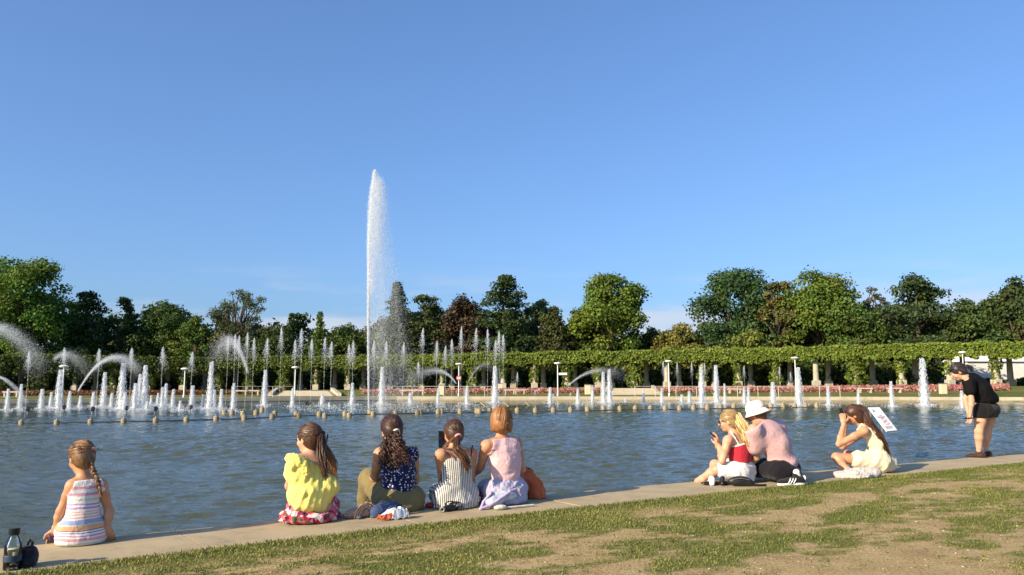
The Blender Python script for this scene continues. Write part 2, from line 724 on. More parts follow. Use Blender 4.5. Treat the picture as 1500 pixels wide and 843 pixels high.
obj('ground', to_mesh('ground', np.vstack(Vg), [np.vstack(Fg)], smooth=True), LAWN)['kind'] = 'structure'

# the pond's wall below the coping and its bed
wl = np.vstack([np.column_stack([pr, np.full(npr, -.05)]), np.column_stack([pr, np.full(npr, -1.3)])])
i = np.arange(npr)
j = (i + 1) % npr
obj('pond_wall', to_mesh('pond_wall', wl, [np.stack([i, j, npr + j, npr + i], 1)]), CONC)['kind'] = 'structure'

# near coping: slabs one by one
coping = empty('coping')
tag(coping, kind='structure')
L_in = np.concatenate([[0], np.cumsum(np.linalg.norm(np.diff(near_in, axis=0), axis=1))])
total = L_in[-1]


def along(s, off):
    p = np.array([np.interp(s, L_in, near_in[:, 0]), np.interp(s, L_in, near_in[:, 1])])
    n = np.array([np.interp(s, L_in, near_nrm[:, 0]), np.interp(s, L_in, near_nrm[:, 1])])
    return p + n / np.linalg.norm(n) * off


s0 = 0.0
rs = random.Random(3)
while s0 < total - .4:
    ln = 1.62
    s1 = min(total, s0 + ln)
    g = .0055
    V = []
    m = 4
    lift = rs.uniform(-.002, .002)
    for q in range(m + 1):
        s = s0 + g + (s1 - s0 - 2 * g) * q / m
        ob = -.025
        prof = [(ob, -.13), (ob, -.012), (ob + .012, 0), (COPW - .012, 0), (COPW, -.012), (COPW, -.13)]
        for of, z in prof:
            p = along(s, of)
            V.append((p[0], p[1], z + (lift if z > -.1 else 0)))
    q4 = []
    for q in range(m):
        for k in range(5):
            a = q * 6 + k
            q4.append([a, a + 1, a + 7, a + 6])
    fs = [np.array(q4), np.array([[0, 1, 2, 3, 4, 5][::-1], [m * 6 + k for k in range(6)]])]
    c = along((s0 + s1) / 2, COPW / 2)
    V = np.array(V) - np.array((c[0], c[1], 0))
    obj('slab', to_mesh('slab', V, fs), CONC, coping, (c[0], c[1], 0))
    s0 = s1

# far kerb
kr = resample(pond_far, 1.5)
kt = np.gradient(kr, axis=0)
kt /= np.linalg.norm(kt, axis=1)[:, None]
kn = np.stack([kt[:, 1], -kt[:, 0]], 1)
prof = [(-.03, -.25), (-.03, .05), (.75, .05), (.75, -.1)]
V = np.vstack([np.column_stack([kr + kn * of, np.full(len(kr), z)]) for of, z in prof])
q4 = []
m = len(kr)
for k in range(3):
    a = np.arange(m - 1) + k * m
    q4.append(np.stack([a, a + 1, a + m + 1, a + m], 1))
obj('far_kerb', to_mesh('far_kerb', V, [np.vstack(q4)]), CONC_FAR)['kind'] = 'structure'


# ------------------------------------------------------------------ water
def m_water():
    t = NT('pond_water')
    v = t.coord((1, 1, 1), (0, 0, math.radians(12)))
    v2 = t.coord((.42, 1.5, 1), (0, 0, math.radians(-7)))
    t.set(Base_Color=(.060, .067, .032), Roughness=.06, IOR=1.333)
    t.b.inputs['Specular Tint'].default_value = (1.0, .98, .90, 1)
    t.b.inputs['Specular IOR Level'].default_value = .5
    a = t.noise(v2, 9.0, 4, .62)
    b = t.noise(v, 2.1, 3, .5)
    md = t.n('ShaderNodeMath', operation='MULTIPLY_ADD')
    t.l(b, md.inputs[0])
    md.inputs[1].default_value = 1.6
    t.l(a, md.inputs[2])
    wind = t.ramp(t.noise(t.coord((1, .5, 1)), .22, 2), [(.36, (.35, .35, .35)), (.62, (1, 1, 1))])
    mw = t.n('ShaderNodeMath', operation='MULTIPLY')
    t.l(md.outputs[0], mw.inputs[0])
    t.l(wind, mw.inputs[1])
    t.bump(mw.outputs[0], .46, .05)
    return t.m


rw = np.concatenate([np.arange(-14, 4, .5), np.arange(4, 14, .046), 14 * (1.0038 ** np.arange(0, 620))])
rw = rw[rw < 84]
inner_h = 2.2 + np.clip(rw, 0, None) * .74
outer_h = 17 + np.clip(rw, 0, None) * .95
qi = np.linspace(-1, 1, 381)
qo = np.linspace(0, 1, 16)[1:]
Xw = np.concatenate([-(inner_h[:, None] + (outer_h - inner_h)[:, None] * qo[None, ::-1]), inner_h[:, None] * qi[None, :], inner_h[:, None] + (outer_h - inner_h)[:, None] * qo[None, :]], 1)
ncol = Xw.shape[1]
Yw = np.repeat(rw[:, None], ncol, 1)
hz = np.zeros_like(Xw)
calm = np.clip(.30 + 1.35 * fbm(Xw / 5.5 + 3, Yw / 9.0, 51, 3) ** 1.15, .4, 1.2)
rg = np.random.default_rng(11)
for k in range(60):
    lam = float(np.exp(rg.uniform(math.log(.10), math.log(.55))))
    ang = rg.normal(math.radians(264), .36)
    kk = 2 * math.pi / lam
    amp = .0086 * lam ** .95
    ph = rg.uniform(0, 6.28)
    loc = vnoise(Xw / (lam * 5) + k * 9.1, Yw / (lam * 5) - k * 3.3, k)
    # drop waves that the rows cannot carry
    sp = np.gradient(rw)
    ok = np.clip(1.9 - sp / lam * 3.2, 0, 1)[:, None]
    hz += calm * ok * amp * (loc * 1.7) * np.sin(kk * (Xw * math.cos(ang) + Yw * math.sin(ang)) + ph)
V = np.stack([Xw, Yw, WATER + hz], -1).reshape(-1, 3)
nr2 = len(rw)
a = (np.arange(nr2 - 1)[:, None] * ncol + np.arange(ncol - 1)[None, :]).ravel()
fq = np.stack([a, a + 1, a + ncol + 1, a + ncol], 1)
# keep the sheet within the pond's walls (it may reach a little under the coping)
from mathutils.geometry import intersect_point_tri_2d  # noqa


def in_poly(x, y, P):
    ins = np.zeros(x.shape, bool)
    n = len(P)
    for i in range(n):
        x0, y0 = P[i]
        x1, y1 = P[(i + 1) % n]
        if y0 == y1:
            continue
        c = ((y0 > y) != (y1 > y)) & (x < (x1 - x0) * (y - y0) / (y1 - y0) + x0)
        ins ^= c
    return ins


pgrow = pr + nn * .35
fc = V[fq].mean(1)
keep = in_poly(fc[:, 0], fc[:, 1], pgrow)
obj('pond_water', to_mesh('pond_water', V, [fq[keep]], smooth=True), m_water())['kind'] = 'structure'

# ------------------------------------------------------------------ near turf: patches of grass on dry earth
S0, S1 = 1.0, min(total - 1, 40.0)
ss = np.arange(S0, S1, .09)
ts = np.concatenate([np.arange(COPW - .02, COPW + 3.2, .06), np.arange(COPW + 3.2, COPW + 11, .25)])


def line_pts(s):
    return (np.stack([np.interp(s, L_in, near_in[:, 0]), np.interp(s, L_in, near_in[:, 1])], -1),
            np.stack([np.interp(s, L_in, near_nrm[:, 0]), np.interp(s, L_in, near_nrm[:, 1])], -1))


def grass_mask(s, t):
    """1 where turf survives; s along the rim, t from the coping"""
    tt_ = t - COPW
    strip = np.clip(1.25 - tt_ / (.34 + .35 * fbm(s * .8, s * 0, 5)), 0, 1)
    n = fbm(s * 1.25 + tt_ * .5, tt_ * 2.6, 21, 5)
    n2 = fbm(s * 4.2, tt_ * 8.5, 35, 4)
    g = n * .5 + n2 * .3 + .2 * fbm(s * 13, tt_ * 19, 63, 3)
    x = np.interp(s, L_in, near_in[:, 0])
    thr = np.interp(x, [-4, 0, 3, 8], [.495, .49, .452, .43])
    m = np.clip((g - thr) / .085 + .5, 0, 1)
    return np.clip(np.maximum(strip, m), 0, 1)


def turf_z(s, t):
    return -.004 + .022 * (fbm(s * 1.1, t * 1.1, 71, 4) - .5) * np.clip((t - COPW) / .4, .15, 1)


Pp, Nn_ = line_pts(ss)
SSg, TTg = np.meshgrid(ss, ts, indexing='ij')
Pt = Pp[:, None, :] + Nn_[:, None, :] * TTg[:, :, None]
mk = grass_mask(SSg, TTg)
Vt = np.concatenate([Pt, turf_z(SSg, TTg)[..., None]], -1).reshape(-1, 3)
nt = len(ts)
a = (np.arange(len(ss) - 1)[:, None] * nt + np.arange(nt - 1)[None, :]).ravel()
turf = obj('turf', to_mesh('turf', Vt, [np.stack([a, a + nt, a + nt + 1, a + 1], 1)], np.repeat(mk.reshape(-1, 1), 3, 1), True), m_near_ground())
turf['kind'] = 'structure'

# grass blades
rg = np.random.default_rng(5)
N = 430000
bs = rg.uniform(S0, 26.0, N)
bt = COPW + rg.uniform(0, 1, N) ** 1.25 * 5.2 - .035
keepb = rg.uniform(0, 1, N) < grass_mask(bs, bt) ** 1.3 * .95 + .05
keepb &= rg.uniform(0, 1, N) < np.clip(1.25 - (bt - COPW) * .05, .3, 1)
bs, bt = bs[keepb], bt[keepb]
bp, bn = line_pts(bs)
bp = bp + bn * bt[:, None]
dist = np.hypot(bp[:, 0], bp[:, 1])
vis = (bp[:, 1] > 3.2) & (np.abs(bp[:, 0]) < .72 * bp[:, 1] + 1.6)
bs, bt, bp = bs[vis], bt[vis], bp[vis]
n = len(bs)
edge = np.clip(1 - (bt - COPW) / .25, 0, 1)
hgt = rg.uniform(.005, .017, n) * (1 + .6 * edge)
wd = rg.uniform(.0022, .0045, n)
az = rg.uniform(0, 6.283, n)
lean = rg.uniform(.2, 1.3, n)
bz = turf_z(bs, bt)
ax = np.stack([np.cos(az), np.sin(az)], 1)
sx = np.stack([-np.sin(az), np.cos(az)], 1)
B = np.column_stack([bp, bz - .002])
Pm = np.column_stack([bp + ax * (hgt * lean * .4)[:, None], bz + hgt * .65])
T = np.column_stack([bp + ax * (hgt * lean)[:, None], bz + hgt])
sx3 = np.column_stack([sx, np.zeros(n)]) * wd[:, None]
V = np.stack([B - sx3, B + sx3, Pm + sx3 * .8, T, Pm - sx3 * .8], 1).reshape(-1, 3)
i5 = np.arange(n)[:, None] * 5
dry = fbm(bs * 1.6, bt * 2.5, 91, 3)
hue = np.clip((dry - .42) * 2.4 + rg.normal(0, .16, n), 0, 1)[:, None]
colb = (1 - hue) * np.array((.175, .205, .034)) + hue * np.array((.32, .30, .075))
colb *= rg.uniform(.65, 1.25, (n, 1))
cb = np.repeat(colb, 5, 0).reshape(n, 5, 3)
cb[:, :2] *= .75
t = NT('grass_blade')
at = t.n('ShaderNodeAttribute', attribute_name='col')
t.set(Base_Color=at.outputs['Color'], Roughness=.6)
tr = t.n('ShaderNodeBsdfTranslucent')
t.l(at.outputs['Color'], tr.inputs['Color'])
mx = t.n('ShaderNodeMixShader')
mx.inputs[0].default_value = .3
t.l(t.b.outputs[0], mx.inputs[1])
t.l(tr.outputs[0], mx.inputs[2])
t.l(mx.outputs[0], t.out.inputs['Surface'])
GRASS = t.m
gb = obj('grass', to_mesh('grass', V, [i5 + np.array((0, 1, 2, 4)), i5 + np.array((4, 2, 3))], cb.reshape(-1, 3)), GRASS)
tag(gb, 'short worn grass growing in patches beside the coping', 'grass', kind='stuff')

# pale grit and dry litter on the bare earth
N = 9500
gs, gt = rg.uniform(S0, 24, N), COPW + .1 + rg.uniform(0, 1, N) * 4.5
ok = grass_mask(gs, gt) < .5
gs, gt = gs[ok], gt[ok]
gp, gn = line_pts(gs)
gp = gp + gn * gt[:, None]
V, fcs = tetras(np.column_stack([gp, turf_z(gs, gt) + .002]), rg.uniform(.003, .011, len(gs)) * rg.uniform(.4, 1, len(gs)), rg, (1.2, 1.2, .6))
gc = np.repeat(rg.uniform(.18, .62, (len(gs), 1)) * np.array((1, .86, .64)), 4, 0)
tag(obj('grit', to_mesh('grit', V, fcs, gc), mat_attr('grit', rough=.9, spec=.15)), 'pale grit and dry litter scattered on bare earth', 'grit', kind='stuff')

# ------------------------------------------------------------------ far bank: flower beds, steps, lamps, benches
def bed(name, label, px0, px1, o0, o1, cols, hmax, n, seed):
    rg = np.random.default_rng(seed)
    pxs = rg.uniform(px0, px1, n)
    off = rg.uniform(o0, o1, n)
    D = RIMD(pxs) + off
    P = np.array([W(p, HOR, d) for p, d in zip(pxs, D)])
    z = ground_z(P[:, 0], P[:, 1])
    P[:, 2] = z + rg.uniform(.03, hmax, n)
    V, fcs = leaf_cards(P, rnd_dirs(n, rg) + np.array((0, -.4, .8)), rg.uniform(.07, .17, n), rg, .9)
    w = rg.uniform(0, 1, n)
    cs = np.array(cols)[(w * len(cols)).astype(int)] * rg.uniform(.75, 1.2, (n, 1))
    o = obj(name, to_mesh(name, V, fcs, np.repeat(cs, 4, 0)), mat_leaf('flower_petals', (1, 1, 1)))
    return tag(o, label, 'flower bed', kind='stuff')


pinks = [(.50, .15, .16), (.56, .22, .22), (.58, .30, .27), (.40, .12, .12), (.17, .17, .06), (.42, .26, .18)]
dulls = [(.20, .06, .045), (.26, .09, .05), (.15, .10, .04), (.10, .11, .035)]
bed('flower_bed', 'long pink and red flower bed between the two stone stairs', 530, 893, 16, 27, pinks, .42, 15000, 1)
bed('flower_bed', 'long pink flower bed before the bare pillars and the pale tent', 962, 1478, 15, 26, pinks, .42, 19000, 2)
bed('flower_bed', 'dull brownish red flower bed under the dense green hedge', -60, 412, 20, 30, dulls, .4, 15000, 3)

# stone stairs up the bank
for k, (pa, pb, lab) in enumerate(((396, 497, 'pale stone stair in the bank beside the dull red bed'), (884, 964, 'pale stone stair rising between the two pink flower beds'))):
    pc = (pa + pb) / 2
    d0, d1 = RIMD(pc) + 8, RIMD(pc) + 29
    root = empty('stone_stair', far(pc, d0))
    tag(root, lab, 'stairs', 'stone stairs on the far bank')
    wdt = (pb - pa) / F * d0
    nst = 8
    z0, z1 = float(far(pc, d0)[2]), float(far(pc, d1)[2]) + .25
    bx = root.location
    shear = far(pc, d1) - far(pc, d0)
    for q in range(nst):
        f = (q + .5) / nst
        hgt_ = (z1 - z0) * (q + 1) / nst
        MB().box((shear[0] * f, shear[1] * f, hgt_ / 2 - .1), (wdt * .92, (d1 - d0) / nst - .01, hgt_ + .2), 0, .02).build('step', CONC_FAR, root)
    for sd in (-1, 1):
        a_ = np.array((sd * wdt * .5, 0, .28))
        b_ = a_ + np.array((shear[0], shear[1], z1 - z0 + .1))
        mb = MB()
        hw_ = .2
        Vv = []
        for P_ in (a_, b_):
            for dx, dz in ((-hw_, -.6), (hw_, -.6), (hw_, 0), (-hw_, 0)):
                Vv.append((P_[0] + dx, P_[1], P_[2] + dz))
        mb.add(Vv, [np.array([[0, 1, 2, 3], [7, 6, 5, 4], [0, 4, 5, 1], [1, 5, 6, 2], [2, 6, 7, 3], [3, 7, 4, 0]])])
        mb.build('side_wall', CONC_FAR, root)

WHITE = mat_plain('white_enamel', (.80, .79, .75), .45, .06, 4)
GREYM = mat_plain('grey_metal', (.25, .25, .25), .5, .15, 6, metal=.6)
lamps = [(92, 535, 'beside the tall foaming jets and dull red bed'), (270, 539, 'before the dark arches of the overgrown hedge'),
         (432, 537, 'beside the first stone stair'), (672, 532, 'with a red and white round sign'),
         (817, 531, 'with a small white sign board'), (980, 528, 'beside the second stone stair and bare pillar'),
         (1166, 523, 'behind the tall jet right of the bucket hat'), (1413, 515, 'beside the pale tent under the pergola')]
for k, (px, py, lb) in enumerate(lamps):
    D = RIMD(px) + (2.4 if px < 1100 else 2.0)
    b = far(px, D)
    top = W(px, py, D)[2]
    h = top - b[2]
    root = empty('lamp_post', b)
    tag(root, 'white mushroom lamp post ' + lb, 'lamp post', 'lamp posts round the far rim')
    MB().lathe([(.09, 0), (.09, .25), (.05, .32), (.042, h - .2), (.04, h - .18)], seg=10).build('pole', WHITE, root, True)
    MB().lathe([(.06, h - .24), (.16, h - .2), (.34, h - .13), (.36, h - .09), (.25, h - .02), (.08, h)], seg=16).build('lamp_head', WHITE, root, True)
    if px == 672:
        MB().lathe([(.02, -.03), (.24, -.03), (.24, .03), (.02, .03)], seg=18).build('sign_disc', mat_plain('red_sign', (.50, .16, .15), .5, .08), root).location = (0, -.1, h * .55)
        root.children[-1].rotation_euler = (math.pi / 2, 0, 0)
        MB().box((0, -.145, h * .55), (.30, .012, .1)).build('sign_bar', WHITE, root)
    if px == 817:
        MB().box((.5, -.08, h * .66), (.8, .04, .22), 0, .01).build('sign_board', WHITE, root)

# litter bins and benches on the lawn
BINM = mat_plain('cream_bin', (.62, .55, .36), .6, .08, 5)
for px, off, lb in ((647, 9, 'beside the lamp with the round sign'), (861, 9, 'beside the second stone stair'), (1381, 8, 'beside the standing woman in black'),
                    (733, 24, 'against the dark pergola arches')):
    b = far(px, RIMD(px) + off)
    root = empty('litter_bin', b)
    tag(root, 'cream boxy litter bin on the far lawn ' + lb, 'litter bin', 'cream litter bins')
    MB().box((0, 0, .5), (.62, .5, 1.0), 0, .04).build('bin_body', BINM, root)
    MB().box((0, 0, 1.04), (.7, .58, .07), 0, .02).build('bin_lid', GREYM, root)
WOODW = mat_plain('pale_bench_wood', (.58, .54, .45), .7, .12, 7)
for px, off in ((18, 14), (353, 15), (371, 15), (597, 12), (612, 12), (748, 12), (760, 12), (1076, 12), (1267, 12), (1310, 12)):
    b = far(px, RIMD(px) + off)
    root = empty('park_bench', b)
    tag(root, 'small pale backless bench standing on the lawn across the water', 'bench', 'pale benches on the far lawn')
    MB().box((0, 0, .45), (1.5, .45, .09), 0, .015).build('seat', WOODW, root)
    for sx_ in (-.55, .55):
        MB().box((sx_, 0, .2), (.14, .38, .41)).build('leg', CONC_FAR, root)

# thin rail along the far rim
RAILM = mat_plain('pale_rail', (.55, .53, .46), .5, .1)
for (pa, pb, lb) in ((340, 430, 'by the first stone stair'), (560, 760, 'before the long pink bed'), (930, 1240, 'left of the sitting woman in cream')):
    root = empty('rail', far((pa + pb) / 2, RIMD((pa + pb) / 2) + 1.6))
    tag(root, 'thin pale post and rail fence on the lawn ' + lb, 'rail', 'thin rails round the pond')
    ps = [far(p, RIMD(p) + 1.6) - np.array(root.location) for p in np.arange(pa, pb + 1, 30)]
    for p in ps:
        MB().tube([p, p + np.array((0, 0, 1.0))], .03, 6).build('post', RAILM, root)
    MB().tube([p + np.array((0, 0, .98)) for p in ps], .018, 5).build('top_rail', RAILM, root)

# ------------------------------------------------------------------ pergola
VINE = mat_leaf('vine_leaves', (1, 1, 1))
perg = empty('pergola', far(750, PERD(750)))
tag(perg, 'long vine-covered pergola curving along the bank behind the fountain', 'pergola')
pb0 = np.array(perg.location)
pp = np.linspace(-420, 1900, 400)
FR = np.array([W(p, HOR, PERD(p)) for p in pp])
FR[:, 2] = PERZ(pp)
t_ = np.gradient(FR[:, :2], axis=0)
t_ /= np.linalg.norm(t_, axis=1)[:, None]
Nb = np.stack([-t_[:, 1], t_[:, 0]], 1)
Nb *= np.sign(Nb[:, 1:2])
PH = np.interp(pp, [-400, 0, 300, 750, 1500, 1900], [5.2, 5.2, 5.1, 5.15, 5.2, 5.2])
DEP = 5.0
# roof beams (front, back) and floor
for of, nm in ((0.0, 'front_beam'), (DEP, 'back_beam')):
    V = []
    for hx, hz_ in ((-.25, -1.0), (.25, -1.0), (.25, -.35), (-.25, -.35)):
        V.append(np.column_stack([FR[:, :2] + Nb * (of + hx), FR[:, 2] + PH + hz_]))
    V = np.vstack(V) - pb0
    m = len(FR)
    q4 = []
    for k in range(4):
        a = np.arange(m - 1)
        q4.append(np.stack([k * m + a, k * m + a + 1, ((k + 1) % 4) * m + a + 1, ((k + 1) % 4) * m + a], 1))
    obj(nm, to_mesh(nm, V, [np.vstack(q4)]), STONE, perg)
# roof slab of timbers hidden in the leaves
V = np.vstack([np.column_stack([FR[:, :2] + Nb * o_, FR[:, 2] + PH - .5 + dz]) for o_, dz in ((-.6, 0), (DEP + .6, 0), (DEP + .6, .1), (-.6, .1))]) - pb0
obj('roof_deck', to_mesh('roof_deck', V, [np.vstack(q4)]), mat_plain('old_timber', (.12, .085, .05), .85, .25), perg)

# vine over the roof and down the front
def vine_cols(n, rg, bright):
    h = rg.uniform(0, 1, (n, 1))
    c = (1 - h) * np.array((.095, .16, .022)) + h * np.array((.215, .25, .037))
    return c * rg.uniform(.6, 1.25, (n, 1)) * np.asarray(bright).reshape(-1, 1)


rg = np.random.default_rng(31)
n = 62000
u = rg.uniform(0, 1, n)
wgt = np.cumsum(np.interp(pp, [-420, -30, 0, 1500, 1530, 1900], [.25, .25, 1, 1.3, .4, .3]))
ui = np.interp(u, wgt / wgt[-1], np.arange(len(pp)))
i0 = ui.astype(int)
px_ = pp[i0]
base = np.stack([np.interp(ui, np.arange(len(pp)), FR[:, k]) for k in range(3)], 1)
nb = Nb[i0]
phh = PH[i0]
sel = rg.uniform(0, 1, n)
front = sel < .72
arc = px_ * .031
hang = .95 + .9 * fbm(arc * 2.2, arc * 0, 3) + .75 * fbm(arc * 9, arc * 0, 13)
zz = np.where(front, phh - rg.uniform(0, 1, n) * hang + .28, phh + .05 + rg.uniform(-.25, .35, n))
oo = np.where(front, -.75 + rg.normal(0, .2, n) + .25 * (fbm(arc * 4, zz * 1.2, 5) - .5) * 2, rg.uniform(-.6, DEP + .6, n))
zz = zz + np.where(front, 0, .35 * (fbm(arc * 3, oo, 8) - .4)) + .55 * (fbm(arc * 2.4, arc * 0, 44) - .5) + .3 * (fbm(arc * 9, arc * 0, 45) - .5)
P = np.column_stack([base[:, :2] + nb * oo[:, None], base[:, 2] + zz]) - pb0
nrm = rnd_dirs(n, rg) * .8 + np.column_stack([-nb * .9 * front[:, None], np.where(front, .45, 1.0)])
V, fcs = leaf_cards(P, nrm, rg.uniform(.10, .24, n), rg, .75)
tint = .8 + .5 * fbm(arc * 1.1, zz, 77)
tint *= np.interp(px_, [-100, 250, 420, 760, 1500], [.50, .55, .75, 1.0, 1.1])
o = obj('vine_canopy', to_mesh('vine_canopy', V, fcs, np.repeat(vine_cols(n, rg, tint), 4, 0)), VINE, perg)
o['kind'] = 'stuff'

front_px = [-60, 0, 55, 110, 165, 218, 268, 320, 365, 415, 463, 510, 560, 604, 648, 692, 737, 783, 831, 876, 929, 977, 1029, 1082, 1137, 1196, 1256, 1321, 1392, 1460, 1535, 1615]
bare = {977: 1, 1196: 1, 1392: .5, 737: .2}
thick = {929: 1.9, 1256: 2.1, 831: 1.35, 320: 1.6, 365: 1.6, 415: 2.0, 0: 3.0, 55: 3.0, -60: 3.0, 604: 1.5, 692: 1.4, 876: 1.25, 1082: 1.2, 1137: 1.25, 165: 1.5, 218: 1.9}


def column_mesh(h):
    mb = MB()
    mb.box((0, 0, .45), (.98, .98, .9), 0, .05)
    mb.lathe([(.42, .9), (.39, 1.0), (.32, h - .5), (.32, h - .45), (.42, h - .3)], seg=12)
    mb.box((0, 0, h - .18), (.94, .94, .26), 0, .03)
    return mb.mesh('column', False)


cm = column_mesh(4.35)
rg = np.random.default_rng(77)
for px in front_px:
    D = PERD(px)
    b = W(px, HOR, D)
    b[2] = PERZ(px) - .05
    o = obj('column', cm, STONE, perg, b - pb0)
    o.rotation_euler = (0, 0, rg.uniform(-.1, .1))
    iv = 1 - bare.get(px, 0)
    if iv > 0:
        tk = thick.get(px, 1.0)
        n = int(620 * tk * max(iv, .4))
        z = rg.uniform(0, 1, n) ** .8 * 4.6
        lowfree = .75 if tk < 1.2 else .1
        z = z[z > lowfree * rg.uniform(.4, 1.2, len(z))]
        if iv < 1:
            z = z[z > 1.5]
        n = len(z)
        th = rg.uniform(0, 6.283, n)
        r = (.52 + .28 * np.sin(z * 2 + px) * .5) * tk ** .85 * (.8 + .45 * rg.uniform(0, 1, n) + .25 * np.sin(th * 3 + z * 3))
        P = np.column_stack([r * np.cos(th), r * np.sin(th) * .75, z])
        V, fcs = leaf_cards(P, np.column_stack([np.cos(th), np.sin(th), .4 + 0 * z]) + rnd_dirs(n, rg) * .8, rg.uniform(.12, .25, n), rg, .75)
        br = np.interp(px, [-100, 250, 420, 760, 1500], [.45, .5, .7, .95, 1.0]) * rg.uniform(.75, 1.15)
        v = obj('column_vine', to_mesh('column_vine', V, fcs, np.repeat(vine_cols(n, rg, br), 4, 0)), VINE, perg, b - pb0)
        v['kind'] = 'stuff'
back_px = [-35, 30, 85, 140, 195, 245, 300, 345, 390, 440, 490, 532, 572, 618, 662, 708, 752, 796, 842, 896, 947, 995, 1047, 1100, 1158, 1214, 1279, 1342, 1412, 1481, 1560]
for px in back_px:
    D = PERD(px) + DEP
    b = W(px, HOR, D)
    b[2] = PERZ(px) - .05
    obj('column', cm, STONE, perg, b - pb0)

# ------------------------------------------------------------------ trees and shrubs
BARK = mat_plain('bark', (.10, .075, .05), .9, .3, 3, .5)


def blob_leaves(blobs, n, rg, size, color, spread=.35, dark=0.55, up=.35, shape=(1, 1, 1)):
    """leaf clumps on the shells of many small lumps"""
    C = np.array([b[0] for b in blobs])
    R = np.array([b[1] for b in blobs])
    p = R ** 2
    k = rg.choice(len(blobs), n, p=p / p.sum())
    d = rnd_dirs(n, rg)
    d[:, 2] = np.abs(d[:, 2]) * np.where(rg.uniform(0, 1, n) < .72, 1, -1)
    rr = R[k] * (1 - spread * rg.uniform(0, 1, n) ** 1.5) * (1 + .14 * rg.normal(size=n))
    P = C[k] + d * rr[:, None] * np.array(shape)
    nrm = d + rnd_dirs(n, rg) * .9 + np.array((0, 0, up))
    V, fcs = leaf_cards(P, nrm, rg.uniform(.6, 1.3, n) * size, rg, .75)
    bt_ = rg.uniform(.72, 1.22, len(blobs))
    hue = rg.uniform(-.12, .12, len(blobs))
    c = np.tile(np.array(color) * np.array((1.7, 1.62, 1.35)), (n, 1)) * (bt_[k] * rg.uniform(.7, 1.3, n))[:, None]
    c[:, 0] *= 1 + hue[k] * 1.5
    c[:, 2] *= 1 - hue[k]
    return V, fcs, np.repeat(c, 4, 0)


def limb(mb, a, b, r0, r1, rg, bend=.12, seg=5):
    a, b = np.asarray(a, float), np.asarray(b, float)
    ln = np.linalg.norm(b - a)
    off = rnd_dirs(1, rg)[0] * ln * bend
    ts_ = np.linspace(0, 1, 6)[:, None]
    pts = a * (1 - ts_) + b * ts_ + off * (4 * ts_ * (1 - ts_))
    pts[:, 2] += ln * .06 * (4 * ts_ * (1 - ts_))[:, 0]
    mb.tube(pts, np.linspace(r0, r1, 6), seg)


